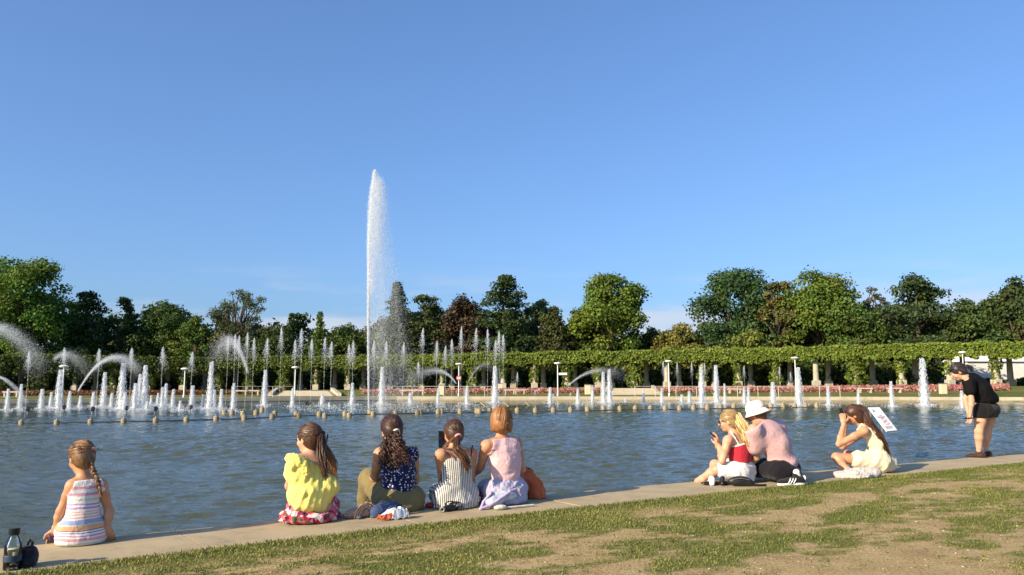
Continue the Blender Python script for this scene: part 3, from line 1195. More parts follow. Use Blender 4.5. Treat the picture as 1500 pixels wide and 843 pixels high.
def tree(name, label, kind, px, dD, ytop, hw, color, seed, n=8000, size=.26, low=.22, lean=0, cat='tree', group='trees beyond the pergola'):
    rg = np.random.default_rng(seed)
    D = PERD(px) + dD
    b = W(px, HOR, D)
    b[2] = PERZ(px) - .1
    H = W(px, ytop, D)[2] - b[2]
    Rx = hw / F * D * {'broad': 1.2, 'cedar': 1.2, 'loose': 1.12}.get(kind, 1.08)
    root = empty(name, b, rg.uniform(0, .3))
    tag(root, label, cat, group)
    tm = MB()
    blobs = []
    if kind in ('broad', 'loose'):
        zc = H * (low + 1) / 2
        Rz = H * (1 - low) / 2
        nb_ = 70 if kind == 'broad' else 46
        lump = rnd_dirs(9, rg)
        la = rg.uniform(-.28, .22, 9)
        for _ in range(nb_):
            d = rnd_dirs(1, rg)[0]
            if d[2] < -.2 and rg.uniform() < .4:
                d[2] *= -1
            m = 1 + sum(a_ * max(0, d @ l_) ** 3 for a_, l_ in zip(la, lump))
            q = rg.uniform(.35, .86) ** .7 * m
            taper = 1 - .25 * max(0, d[2])
            c = np.array((d[0] * Rx * q * taper, d[1] * Rx * q * taper * .9, zc + d[2] * Rz * q))
            r = Rx * rg.uniform(.17, .32) if kind == 'broad' else Rx * rg.uniform(.10, .22)
            c[2] = min(c[2], H - r * .8)
            blobs.append((c, r))
        blobs.append((np.array((rg.uniform(-.15, .15) * Rx, 0, H - Rx * .2)), Rx * .24))
        th_ = H * (.3 if kind == 'broad' else .36)
        tm.tube([(0, 0, -.3), (rg.normal(0, .1), 0, th_ * .5), (rg.normal(0, .3), rg.normal(0, .2), th_), (rg.normal(0, .4), 0, H * .72)], [.035 * H, .026 * H, .02 * H, .006 * H], 8)
        for c, r in (blobs[::4] if n > 4500 else blobs[::12]) if kind == 'broad' else blobs:
            z0 = th_ * rg.uniform(.6, 1.5)
            limb(tm, (0, 0, min(z0, c[2] * .8)), c, .011 * H, .003 * H, rg)
    elif kind == 'conifer':
        levels = int(9 + H * .75)
        for q in range(levels):
            f = q / (levels - 1)
            z = H * (.1 + .88 * f) + rg.normal(0, .012) * H * (1 - f)
            rl = Rx * (1 - f) ** .8 * rg.uniform(.78, 1.12) + .12
            nbr = max(3, int(9 * (1 - f) + 3))
            a0 = rg.uniform(0, 6.28)
            for w in range(nbr):
                an = a0 + w * 6.283 / nbr + rg.normal(0, .15)
                ln = rl * rg.uniform(.7, 1.15)
                tip = np.array((math.cos(an) * ln, math.sin(an) * ln, z - ln * .22))
                for g_ in (.4, .7, 1.0):
                    blobs.append((np.array((tip[0] * g_, tip[1] * g_, z - ln * .22 * g_ ** 2 + rg.normal(0, .018) * H)), max(.36, Rx * .18 * (1.25 - .5 * g_))))
                if w % 2 == 0:
                    limb(tm, (0, 0, z), tip, .02 + .004 * H * (1 - f), .012, rg, .04, 5)
        tm.tube([(0, 0, -.3), (0, 0, H * .5), (0, 0, H * .99)], [.022 * H, .014 * H, .02], 8)
    elif kind == 'cedar':
        for q in range(11):
            f = q / 10
            z = H * (.18 + .80 * f)
            rl = Rx * (1 - f * .86) ** .75 * rg.uniform(.65, 1.15)
            for w in range(int(7 - 3 * f)):
                an = rg.uniform(0, 6.283)
                tip = np.array((math.cos(an) * rl, math.sin(an) * rl, z + rl * rg.uniform(-.05, .2)))
                limb(tm, (0, 0, z - rl * .1), tip, .05, .02, rg, .05, 5)
                for g_ in (.35, .65, .95):
                    blobs.append((tip * np.array((g_, g_, 1)) + rg.normal(0, .25, 3), Rx * rg.uniform(.14, .24)))
        tm.tube([(0, 0, -.3), (0, 0, H * .5), (0, 0, H * .97)], [.028 * H, .018 * H, .03], 8)
    elif kind == 'shrub':
        for _ in range(26):
            d = rnd_dirs(1, rg)[0]
            d[2] = abs(d[2])
            q = rg.uniform(.3, .8)
            blobs.append((np.array((d[0] * Rx * q, d[1] * Rx * q * .8, H * .12 + d[2] * H * .78 * q)), min(Rx, H) * rg.uniform(.22, .36)))
        for c, r in blobs[::3]:
            limb(tm, (rg.normal(0, .1), 0, -.2), c, .07, .02, rg)
    shape = (1, 1, .55) if kind == 'cedar' else ((1, 1, .6) if kind == 'conifer' else (1, 1, .8))
    if lean:
        blobs = [(c + np.array((lean * c[2], 0, 0)), r) for c, r in blobs]
    V, fcs, cc = blob_leaves(blobs, n, rg, size, color, .5 if kind != 'loose' else .8, shape=shape)
    tm.build('trunk', BARK, root)
    o = obj('crown', to_mesh('crown', V, fcs, cc), mat_leaf('tree_leaves', (1, 1, 1)), root)
    o['kind'] = 'stuff'
    return root


DK = (.026, .050, .014)      # dark yew and pine
MD = (.045, .085, .016)      # mid broadleaf
BR = (.070, .108, .019)      # fresh sunny green
OL = (.115, .115, .030)      # olive, brownish
CP = (.042, .028, .018)      # copper
GY = (.060, .080, .045)      # grey green
trees = [
    # label, kind, px, dD, ytop, hw, colour, n, size, low
    ('towering green tree standing tallest over the arching spray', 'broad', 34, 14, 379, 62, (.062, .115, .020), 15000, .27, .12),
    ('dark tree top showing behind the towering green tree', 'broad', -28, 24, 372, 60, DK, 8000, .27, .15),
    ('dark ragged pine beside the towering green tree', 'cedar', 125, 15, 431, 38, DK, 6000, .24, .2),
    ('narrow dark tree beside the ragged pine', 'cedar', 178, 17, 441, 28, (.030, .055, .016), 5000, .24, .2),
    ('round dark tree with dense crown behind the hedge arches', 'broad', 243, 17, 440, 50, (.034, .064, .015), 11000, .25, .1),
    ('smaller mid green tree leaning against the round dark tree', 'broad', 282, 11, 462, 30, (.058, .098, .02), 6500, .23, .1),
    ('airy half bare tree with thin open crown above the rest', 'loose', 346, 21, 423, 46, GY, 5200, .17, .42),
    ('low brownish tree under the airy half bare tree', 'broad', 330, 13, 474, 44, (.060, .066, .022), 7000, .24, .05),
    ('low dark tree between the airy tree and the small firs', 'broad', 392, 13, 478, 38, (.040, .064, .018), 6500, .24, .05),
    ('small dark pointed fir beside the bright young fir', 'conifer', 424, 15, 461, 22, DK, 4500, .2, .1),
    ('bright young fir with pointed top', 'conifer', 466, 12, 459, 20, (.06, .10, .02), 4500, .2, .1),
    ('dark rounded tree beside the bright young fir', 'broad', 505, 13, 473, 38, (.045, .07, .018), 7000, .24, .05),
    ('low green tree behind the foot of the tall water jet', 'broad', 548, 16, 477, 30, (.07, .10, .03), 5500, .24, .05),
    ('tall grey green fir veiled by the spray of the tall jet', 'conifer', 580, 14, 415, 42, (.060, .075, .040), 9500, .22, .1),
    ('dark tall fir beside the veiled grey fir', 'cedar', 622, 17, 438, 40, (.032, .05, .018), 8000, .24, .15),
    ('copper leaved tree with dark red brown crown', 'broad', 680, 18, 430, 38, CP, 8500, .24, .1),
    ('dark cedar with layered branches and pointed top', 'cedar', 737, 13, 407, 46, (.030, .052, .017), 9500, .25, .1),
    ('loose grey green tree between cedar and the bright big tree', 'loose', 797, 19, 439, 40, (.05, .075, .03), 7500, .22, .2),
    ('dark cone shaped yew in front of the loose grey tree', 'conifer', 812, 12, 452, 44, (.040, .050, .018), 9000, .22, .1),
    ('big bright sunlit broadleaf tree beside the gap in the skyline', 'broad', 893, 14, 402, 54, BR, 16000, .26, .12),
    ('dark yew filling in left of the bright big tree', 'broad', 848, 16, 452, 30, (.034, .05, .015), 6500, .24, .1),
    ('low dark tree at the gap in the skyline', 'broad', 958, 17, 478, 26, (.034, .058, .016), 5000, .23, .1),
    ('low olive yellow tree right of the gap in the skyline', 'broad', 1000, 13, 474, 36, OL, 7500, .22, .05),
    ('huge dark dome shaped tree right of the gap', 'broad', 1082, 18, 394, 62, (.034, .068, .026), 15000, .26, .08),
    ('low olive bush tree in front of the huge dark dome', 'broad', 1102, 9, 482, 40, (.10, .125, .03), 7500, .22, .05),
    ('olive brown tree with bare forked limbs showing', 'loose', 1143, 15, 413, 46, (.075, .075, .024), 8500, .24, .15),
    ('wide yellow green sunlit tree behind the pergola vines', 'broad', 1208, 17, 393, 66, BR, 16000, .26, .1),
    ('round dark tree below the yellow green crown', 'broad', 1262, 13, 448, 46, (.045, .078, .018), 8500, .24, .05),
    ('thin airy tree top between yellow green and dark trees', 'loose', 1284, 23, 420, 28, (.06, .065, .04), 2600, .17, .4),
    ('dark spreading pine with flat topped crown', 'cedar', 1350, 17, 415, 62, (.032, .054, .022), 12500, .25, .12),
    ('dense dark tree beside the spreading pine', 'broad', 1424, 18, 437, 52, (.040, .068, .022), 10000, .24, .06),
    ('tall dark tree where the pergola curves out of sight', 'broad', 1500, 20, 404, 44, (.038, .060, .022), 10000, .25, .1),
]
for k, (lb, kd, px, dD, yt, hw, c_, n, sz, lw) in enumerate(trees):
    tree('fir_tree' if kd == 'conifer' else 'tree', lb, kd, px, dD, yt, hw, c_, 100 + k, int(n * 1.15), sz, lw)
for k, (px, yt, hw) in enumerate(((-110, 400, 60), (-190, 420, 60), (-270, 410, 60), (1590, 410, 60), (1680, 400, 60), (1780, 410, 65))):
    tree('tree', 'dark broad tree closing the row beyond the pergola end', 'broad', px, 16, yt, hw, (.04, .07, .02), 200 + k, 4000, .34, .08)

for k, px in enumerate(range(-90, 1600, 38)):
    yt = float(np.interp(px, [-100, 80, 120, 210, 300, 420, 530, 600, 760, 900, 935, 1015, 1060, 1250, 1320, 1600], [436, 436, 448, 458, 466, 472, 480, 460, 455, 462, 492, 492, 458, 450, 450, 442]))
    yt += (k * 53 % 19) - 9
    kd = ('broad', 'broad', 'cedar')[k % 3]
    tree('tree', 'dark background tree closing the skyline behind the front row', kd, px + (k * 29 % 15) - 7, 27 + (k * 7 % 5), yt, 42, [(.035, .058, .018), (.045, .068, .02), (.030, .05, .018)][k % 3], 600 + k, 2400, .42, .02, group='background trees of the skyline')

# shaded shrubs right behind the colonnade, one to a bay
for k in range(len(front_px) - 1):
    pc = (front_px[k] + front_px[k + 1]) / 2
    if 1400 < pc < 1520:
        yt, lb = 553, 'low dark shrub before the pale tent behind the pergola'
    else:
        yt, lb = 535, 'dark shaded shrub filling a bay behind the pergola columns'
    tree('shrub', lb, 'shrub', pc, DEP + 2.6, yt, (front_px[k + 1] - front_px[k]) * .72, (.036, .056, .016), 300 + k, 1000, .36, 0, cat='shrub', group='shaded shrubs behind the pergola' if yt == 535 else 'low shrubs before the tent')
for k, px in enumerate((30, 110, 190, 262, 330, 400, 470, 545, 620, 700, 770, 840, 915, 990, 1060, 1130, 1200, 1275, 1345)):
    tree('shrub', 'dark undergrowth shrub beneath the tree row', 'shrub', px, DEP + 9, 490 + (k * 37 % 19), 52, (.04, .062, .018), 400 + k, 1500, .36, 0, cat='shrub', group='undergrowth below the trees')
for px, yt, lb in ((925, 500, 'small clipped cone shrub rising behind the vine canopy'), (948, 512, 'small olive shrub beside the clipped cone')):
    tree('shrub', lb, 'shrub', px, DEP + 5, yt, 13, (.11, .12, .035), int(px), 1800, .2, 0, cat='shrub', group=None)

# pale tent seen through the pergola
tb = W(1447, HOR, PERD(1447) + 12.5)
tb[2] = PERZ(1447)
root = empty('tent', tb, .1)
tag(root, 'pale white tent glimpsed through the pergola bays', 'tent')
TENT = mat_plain('tent_canvas', (.75, .75, .72), .8, .06, 2)
MB().box((0, 0, 1.7), (9.4, 5, 3.4), 0, .05).build('wall', TENT, root)
MB().add([(-5.0, -2.8, 3.4), (5.0, -2.8, 3.4), (5.0, 2.8, 3.4), (-5.0, 2.8, 3.4), (-4, 0, 5.0), (4, 0, 5.0)], [np.array([[0, 1, 5, 4], [2, 3, 4, 5]]), np.array([[1, 2, 5], [3, 0, 4]]), np.array([[3, 2, 1, 0]])]).build('roof', TENT, root)

# ------------------------------------------------------------------ fountain
def wd_(y):
    return G(750, y, WATER)[1]


def wpos(px, y):
    return G(px, y, WATER)


foam_px = [(10, 571.5, 601, 4), (29, 565, 599, 4), (60, 572, 600, 5), (74, 576, 597, 3.5), (85, 545, 599, 6), (101, 575, 599, 4), (117, 581, 597, 3.5), (136, 575.5, 596, 4),
           (151, 548.5, 596, 5), (163, 577, 597, 4), (177, 536, 600, 7), (182, 577, 601, 5), (197, 564, 600, 6), (203, 551, 599, 5), (210, 539, 598, 6), (215, 589, 601, 4), (221, 580, 593, 2.5),
           (231, 577, 592.5, 3), (237, 569, 598, 4), (242, 564, 593, 4), (253, 572, 596.5, 4), (263.5, 588, 601, 3.5), (281, 567, 598, 5), (297, 579, 596.5, 3), (307, 534, 600, 6), (313, 573, 599, 4),
           (323.5, 572, 599, 4), (341, 564, 602.5, 4), (387, 545, 594.6, 5), (428, 571, 596, 3.5), (472, 578, 593, 4.5), (482, 590, 596, 2), (515.7, 563, 593, 4), (559, 541, 592.6, 5.5), (601, 576.5, 591.6, 4.5),
           (641.7, 570, 591.6, 3), (684, 567, 592, 4), (725, 539.6, 591, 5.5), (806, 569, 591, 4), (846.5, 570, 592, 3.5), (868, 566, 588.5, 3), (884, 548, 591, 4.5), (893, 544, 591, 5), (942.7, 570, 590, 2.5), (916, 584, 589, 2),
           (969.6, 570, 590, 3), (999, 579, 590, 4), (1010, 574, 589.6, 3.5), (1028.4, 540.6, 591, 5), (1050, 538.4, 590, 5), (1062, 564, 592, 2.5), (1090.6, 569, 590.4, 3.5), (1097, 569, 592, 3),
           (1133, 562, 592.4, 5), (1171, 541.6, 593.6, 6), (1214, 567, 594, 3.5), (1258, 572, 592.6, 3), (1307, 561, 596, 4), (1355, 529, 595, 7.5), (1410, 574, 598, 4)]


def foam_mesh(seed):
    """a unit jet: 1 high, half-width 1"""
    rg = np.random.default_rng(seed)
    seg, rings = 18, 22
    V, fcs = [], []
    th = np.arange(seg) * 2 * math.pi / seg
    for q in range(rings):
        f = q / (rings - 1)
        prof = (.62 + .38 * (1 - f) ** .9) * (1 - f ** 5) ** .5 * (1 - .42 * f)
        r = prof * (.60 + .34 * rg.uniform(-1, 1, seg) * (.4 + .6 * f) + .12 * np.sin(th * 2 + f * 5 + seed))
        V.append(np.stack([r * np.cos(th), r * np.sin(th), np.full(seg, f * .94) + rg.normal(0, .012, seg)], 1))
    V = np.vstack(V)
    q4 = []
    for i in range(rings - 1):
        for j in range(seg):
            k = (j + 1) % seg
            q4.append([i * seg + j, i * seg + k, (i + 1) * seg + k, (i + 1) * seg + j])
    n = 1500
    z = rg.uniform(0, 1.06, n) ** .9
    an = rg.uniform(0, 6.283, n)
    r = (1.0 - .62 * z) * (.55 + .75 * rg.uniform(0, 1, n) ** 1.3)
    C = np.column_stack([r * np.cos(an), r * np.sin(an), z])
    n2 = 130
    an = rg.uniform(0, 6.283, n2)
    r = 1 + 1.5 * rg.uniform(0, 1, n2) ** 1.5
    C2 = np.column_stack([r * np.cos(an), r * np.sin(an), rg.uniform(0, .05, n2)])
    C = np.vstack([C, C2])
    tv, tf = tetras(C, rg.uniform(.03, .095, len(C)), rg, (1, 1, .3))
    return to_mesh('foam_column', V, [np.array(q4)], None, True), to_mesh('foam_drops', tv, [tf])


foams = [foam_mesh(s) for s in range(6)]
for k, (px, yt, yb, hw) in enumerate(foam_px):
    p = wpos(px, yb)
    D = p[1]
    h = W(px, yt, D)[2] - WATER
    o = empty('water_jet', (p[0], p[1], WATER - .03))
    obj('foam_column', foams[k % 6][0], SPRAY, o)
    obj('drops', foams[k % 6][1], FINE, o)['kind'] = 'stuff'
    r = hw / F * D
    o.scale = (r * 1.05, r * 1.05, h + .03)
    o.rotation_euler = (0, 0, (k * 1.7) % 6.28)
    if h > 2.0:
        tag(o, 'tall foaming white water jet rising clear above the shorter jets', 'water jet', 'tall foaming jets')
    elif hw >= 5:
        tag(o, 'stout foaming white water jet of middling height', 'water jet', 'stout foaming jets')
    else:
        tag(o, 'short foaming white water jet in the fountain pond', 'water jet', 'short foaming jets')

# nozzle posts standing in the water
noz_px = [(31, 618.7), (83, 618), (132.5, 617), (181, 616), (228, 615), (273, 614), (316.5, 612.5), (357.6, 612), (398.5, 610), (402.6, 605.5), (434, 606.5), (438, 609), (467.7, 606), (475.8, 608.7), (505.6, 606), (511.5, 608), (542, 604), (546.5, 606), (579.6, 604.7), (611.5, 604), (615.5, 603), (642, 603), (647, 602.5), (674, 602.5), (698.7, 601.5), (702, 602), (717, 600.6),
          (757.8, 601), (784.4, 600.6), (810.6, 600.6), (836, 600), (860.6, 599.6), (884, 598.6), (908, 598.4), (930.6, 598), (952.7, 597.7), (974.4, 597.6), (995.4, 597.4), (1016, 597), (1036.4, 596.8), (1055.6, 596), (1075, 595.6), (1129.6, 594.8), (1147, 594.7), (1164, 594.3), (1180, 594), (1196.4, 593.9),
          (329, 604), (340, 604.5), (356, 605.6), (375, 604.5), (384, 600)]
POSTM = m_concrete('nozzle_concrete', (.36, .29, .17), 2.0)
proto = None
for px, yc in noz_px:
    p = wpos(px, yc + 3.6 * np.interp(yc, [593, 619], [.8, 1.1]))
    sc_ = .5 * np.interp(yc, [593, 619], [1.0, .62]) * .68
    if proto is None:
        root = empty('fountain_nozzle')
        tag(root, 'stubby pale concrete nozzle post standing in the pond water', 'nozzle post', 'nozzle posts ringing the fountain')
        MB().lathe([(.42, -.6), (.42, .62), (.39, .68), (.30, .69)], seg=14).build('post', POSTM, root, False)
        MB().lathe([(.30, .66), (.28, .74), (.12, .8), (.10, .98), (.06, 1.0)], seg=10).build('spout', GREYM, root, False)
        proto = root
        o = root
    else:
        o = copy_tree(proto)
    o.location = (p[0], p[1], WATER)
    o.scale = (sc_, sc_, sc_)

# low dark tube along the posts, standing in for their shadow line
ring_pts = np.array([wpos(px, yc + 3.4) for px, yc in noz_px[:47] if True])
ring_pts = ring_pts[np.argsort(ring_pts[:, 0])]
rp = resample(np.vstack([ring_pts[0] + np.array((-12, -3, 0)), ring_pts[::2]]), 1.0)
ker = np.ones(7) / 7
rp[3:-3, 1] = np.convolve(rp[:, 1], ker, 'valid')
rp[:, 2] = WATER + .005
rp[:, 1] += .35
ro = MB().tube(rp, .045, 6).build('shade_ring', mat_plain('ring_shade_dark', (.06, .06, .055), .35, .2))
tag(ro, 'dark ring strip standing in for the shadow line behind the nozzle posts', 'pipe')

# flood lights and slanting spouts
for px, y in ((40, 607), (93, 603.5), (135, 607), (185, 605), (227, 606.5), (278, 604), (448, 597), (452, 597.5)):
    p = wpos(px, y)
    root = empty('flood_light', (p[0], p[1], WATER))
    tag(root, 'small dark flood light on a stand among the fountain jets', 'flood light', 'fountain flood lights')
    MB().tube([(0, 0, -.3), (0, 0, .18)], .035, 7).build('stand', GREYM, root)
    MB().tube([(-.05, .08, .15), (.09, -.1, .28)], [.07, .10], 10).build('lamp_body', mat_plain('dark_lamp', (.04, .045, .06), .4, .1), root)
    MB().tube([(-.065, .10, .135), (-.055, .09, .145)], [.066, .066], 10).build('lens', WHITE, root)
for px, y in ((711, 596), (745, 595.5), (776, 595), (803, 594.5), (827, 594)):
    p = wpos(px, y)
    root = empty('slanting_spout', (p[0], p[1], WATER))
    tag(root, 'slanting pale spout pipe leaning over the fountain water', 'spout', 'slanting spouts')
    MB().tube([(.2, 0, -.2), (-.32, .1, .26)], [.045, .04], 8).build('pipe', CONC_FAR, root)
    MB().tube([(.2, 0, -.4), (.2, 0, .02)], .05, 7).build('foot', GREYM, root)


# thin jets that rise from the posts and break into drops
def thin_mesh(seed):
    rg = np.random.default_rng(seed)
    n1, n2 = 420, 620
    z = rg.uniform(0, 1, n1)
    keep_ = rg.uniform(0, 1, n1) < .25 + .75 * z ** 1.3
    z = z[keep_]
    C = np.column_stack([rg.normal(0, .09, len(z)) + .12 * np.sin(z * 3 + seed), rg.normal(0, .09, len(z)), z])
    f = rg.beta(1.6, 3.2, n2)
    zz_ = 1.0 - f * .42 + rg.normal(0, .008, n2)
    C2 = np.column_stack([rg.normal(0, 1, n2) * (.10 + .95 * f) + .5 * f * math.sin(seed), rg.normal(0, 1, n2) * (.10 + .95 * f), zz_])
    C = np.vstack([C, C2])
    tv, tf = tetras(C, np.concatenate([rg.uniform(.04, .09, len(z)), rg.uniform(.05, .12, n2)]), rg, (1, 1, .07))
    zs = np.linspace(0, .8, 12)
    st = MB().tube(np.column_stack([.12 * np.sin(zs * 3 + seed), 0 * zs, zs]), np.linspace(.045, .02, 12), 5).mesh('stream')
    return st, to_mesh('thin_drops', tv, [tf])


thins = [thin_mesh(s) for s in range(6)]
thin_px = [(35, 516, 619), (87, 510, 618), (139, 512, 617), (187, 510, 616), (233, 509, 615), (277, 516, 614),
           (329.5, 494, 604), (340, 490, 604.5), (346, 492, 604.5), (358, 487.6, 605.6), (368, 496, 604.5), (387.6, 496, 610), (408, 480, 605), (429, 498, 606.5), (438, 482, 609), (453.6, 497, 606), (473, 495, 608), (483, 501, 606), (509, 505, 606), (515, 500, 608),
           (546, 500, 606), (564, 500, 604.7), (590, 502, 604), (618, 481, 603), (612, 531, 604), (639, 500, 603), (652, 507, 602.5), (661, 497, 602.5), (675, 479, 602.5), (697, 481, 601.5), (714, 483, 602), (726, 498, 600.6), (731, 486, 601), (737, 490, 601),
           (758, 546, 601), (784, 571, 600.6), (810.6, 577, 600.6), (836, 575, 600), (860, 582, 599.6), (973, 529, 597.6), (993.6, 531, 597.4), (1015, 531, 597), (1034, 533, 596.8), (1092, 536, 595), (1144, 537, 594.7), (1160, 545, 594)]
for k, (px, yt, yb) in enumerate(thin_px):
    p = wpos(px, yb + 3)
    h = W(px, yt, p[1])[2] - WATER - .25
    o = empty('thin_water_jet', (p[0], p[1], WATER + .25))
    obj('stream', thins[k % 6][0], VEIL, o)
    obj('drops', thins[k % 6][1], VEIL, o)['kind'] = 'stuff'
    wdth = .13 if px < 740 else .08
    o.scale = (wdth, wdth, h)
    o.rotation_euler = (0, 0, k * 1.1)
    if px < 300:
        tag(o, 'thin water jet from a post before the dense dark hedge', 'water jet', 'thin jets before the hedge')
    elif px < 400:
        tag(o, 'thin high water jet in the close cluster below the airy tree', 'water jet', 'thin jets in the close cluster')
    elif px < 740:
        tag(o, 'thin high water jet breaking into drops beside the tallest jet', 'water jet', 'thin high jets round the tallest jet')
    else:
        tag(o, 'faint thin water jet before the bright vine pergola', 'water jet', 'faint thin jets')

# arching jets
def arch(px0, y0, px1, y1, pxp, yp, D, n, spread, label, f0=0.0, f1=1.0, size=.022):
    rg = np.random.default_rng(int(abs(px0) * 7 + px1))
    n, size = int(n * 4.2), size * .48
    t_ = f0 + (f1 - f0) * rg.uniform(0, 1, n) ** .8
    a, b = W(px0, y0, D), W(px1, y1, D)
    hp = W(pxp, yp, D)
    c = 2 * hp - .5 * (a + b)
    P = (1 - t_)[:, None] ** 2 * a + 2 * (t_ * (1 - t_))[:, None] * c + t_[:, None] ** 2 * b
    P += rg.normal(size=(n, 3)) * (spread * (.1 + t_ ** 1.6))[:, None]
    P[:, 2] -= np.abs(rg.normal(size=n)) * spread * 2.2 * t_ ** 2
    P[:, 2] = np.maximum(P[:, 2], WATER)
    b0 = np.array((a[0], D, WATER))
    tv, tf = flecks(P - b0, rg.uniform(.5, 1.3, n) * size * (1.25 - .5 * t_), rg)
    o = obj('arching_water_jet', to_mesh('arching_jet', tv, [tf]), VEIL, None, b0)
    return tag(o, label, 'water jet')


arch(-70, 590, 85, 560, -10, 478, 36, 6500, .22, 'high arching spray falling before the towering green tree', .3, .9, .026)
arch(-40, 560, 40, 588, 0, 552, 34, 1500, .05, 'short falling spray crossing low before the hedge', .35, 1, .022)
arch(114, 574, 230, 575, 172, 522, 46, 5200, .22, 'arching spray rising from low left and fanning out over the hedge', 0, .78, .026)
arch(60, 560, 150, 570, 100, 517, 50, 2600, .30, 'faint arch of spray behind the left thin jets', .25, .8, .024)
arch(372, 590, 300, 545, 340, 497, 44, 3600, .3, 'broad arch of spray curling over the close cluster of thin jets', .15, .85, .03)
arch(668, 562, 585, 560, 634, 541, 56, 3200, .25, 'low arch of spray drifting towards the tall jet', 0, .9, .026)
arch(832, 566, 935, 555, 880, 541, 60, 2600, .25, 'low arch of spray before the bright pergola vines', 0, .85, .026)
arch(686, 560, 740, 560, 712, 533, 58, 1200, .25, 'faint arch of spray behind the thin high jets', 0, .9, .022)

# the tallest jet, its plume drifting downwind
jp = wpos(540, 600)
JD = jp[1]
jroot = empty('tall_water_jet', (jp[0], jp[1], WATER))
tag(jroot, 'tallest white water jet of the fountain with drifting plume', 'water jet')
jb = np.array((jp[0], jp[1], WATER))
rg = np.random.default_rng(8)
n = 60000
f = rg.uniform(0, 1, n) ** .85
xs = np.interp(f, [0, .35, .7, .9, 1], [540, 539.5, 541, 545, 549.5])
ys = 600 + (250 - 600) * f
P = np.array([W(a_, b_, JD) for a_, b_ in zip(xs, ys)])
sg = np.interp(f, [0, .3, .6, .85, 1], [.02, .03, .05, .10, .05])
P += rg.normal(size=(n, 3)) * sg[:, None]
tv, tf = flecks(P - jb, rg.uniform(.006, .016, n), rg, (1, 1, 2.6))
obj('column', to_mesh('tall_column', tv, [tf]), FINE, jroot)['kind'] = 'stuff'
n = 26000
f = rg.uniform(.45, 1, n) ** .8
xs = np.interp(f, [0, .5, .8, 1], [541, 541, 545, 550]) + np.abs(rg.normal(0, 1, n)) * np.interp(f, [.4, .7, .9, 1], [3, 6, 8, 3])
ys = 600 + (252 - 600) * f + rg.uniform(0, 22, n)
P = np.array([W(a_, b_, JD) for a_, b_ in zip(xs, ys)]) + np.column_stack([np.zeros(n), rg.normal(0, .3, n), np.zeros(n)])
tv, tf = flecks(P - jb, rg.uniform(.005, .013, n), rg, (1, 1, 1.8))
obj('falling_crest', to_mesh('falling_crest', tv, [tf]), FINE, jroot)['kind'] = 'stuff'
n = 130000
f = rg.beta(1.0, 1.15, n)
ys = 262 + (604 - 262) * f
wx = np.interp(f, [0, .25, .5, .8, 1], [14, 32, 48, 66, 84])
u_ = rg.beta(1.15, 1.7, n)
x0_ = np.interp(f, [0, .25, .5, 1], [550, 544, 542, 541])
xs = x0_ + wx * u_ + np.interp(f, [0, 1], [0, 6]) * rg.normal(0, .5, n)
streak = vnoise(xs * .28, ys * .012, 4)
kp = rg.uniform(0, 1, n) < .25 + .75 * streak
xs, ys = xs[kp], ys[kp]
n = len(xs)
P = np.array([W(a_, b_, JD) for a_, b_ in zip(xs, ys)])
P[:, 1] += rg.normal(0, .7, n)
P[:, 2] = np.maximum(P[:, 2], WATER)
tv, tf = flecks(P - jb, rg.uniform(.007, .020, n), rg)
o = obj('drifting_spray', to_mesh('drifting_spray', tv, [tf]), FINE, jroot)
o['kind'] = 'stuff'

# splashes: white drops where the jets fall back
n = 9000
idx = rg.integers(0, len(foam_px), n)
fp = np.array(foam_px)
pxr = fp[idx, 0] + rg.normal(0, 7, n)
pyr = fp[idx, 2] + rg.normal(0, 1.6, n) + .5
extra = 1200
pxr[:extra] = rg.uniform(430, 740, extra)
pyr[:extra] = rg.uniform(594, 604, extra)
P = np.array([G(a_, b_, WATER + .01) for a_, b_ in zip(pxr, pyr)])
P[:, 2] += np.abs(rg.normal(0, .05, n))
tv, tf = tetras(P, rg.uniform(.015, .042, n), rg, (1.6, 1.6, .45))
tag(obj('splash', to_mesh('splash', tv, [tf]), SPRAY), 'white drops splashing where the jets fall back', 'splash', kind='stuff')

# ------------------------------------------------------------------ people: smooth implicit bodies
def v3(*a):
    return np.array(a, float)


def unit(v):
    v = np.asarray(v, float)
    return v / (np.linalg.norm(v) + 1e-12)


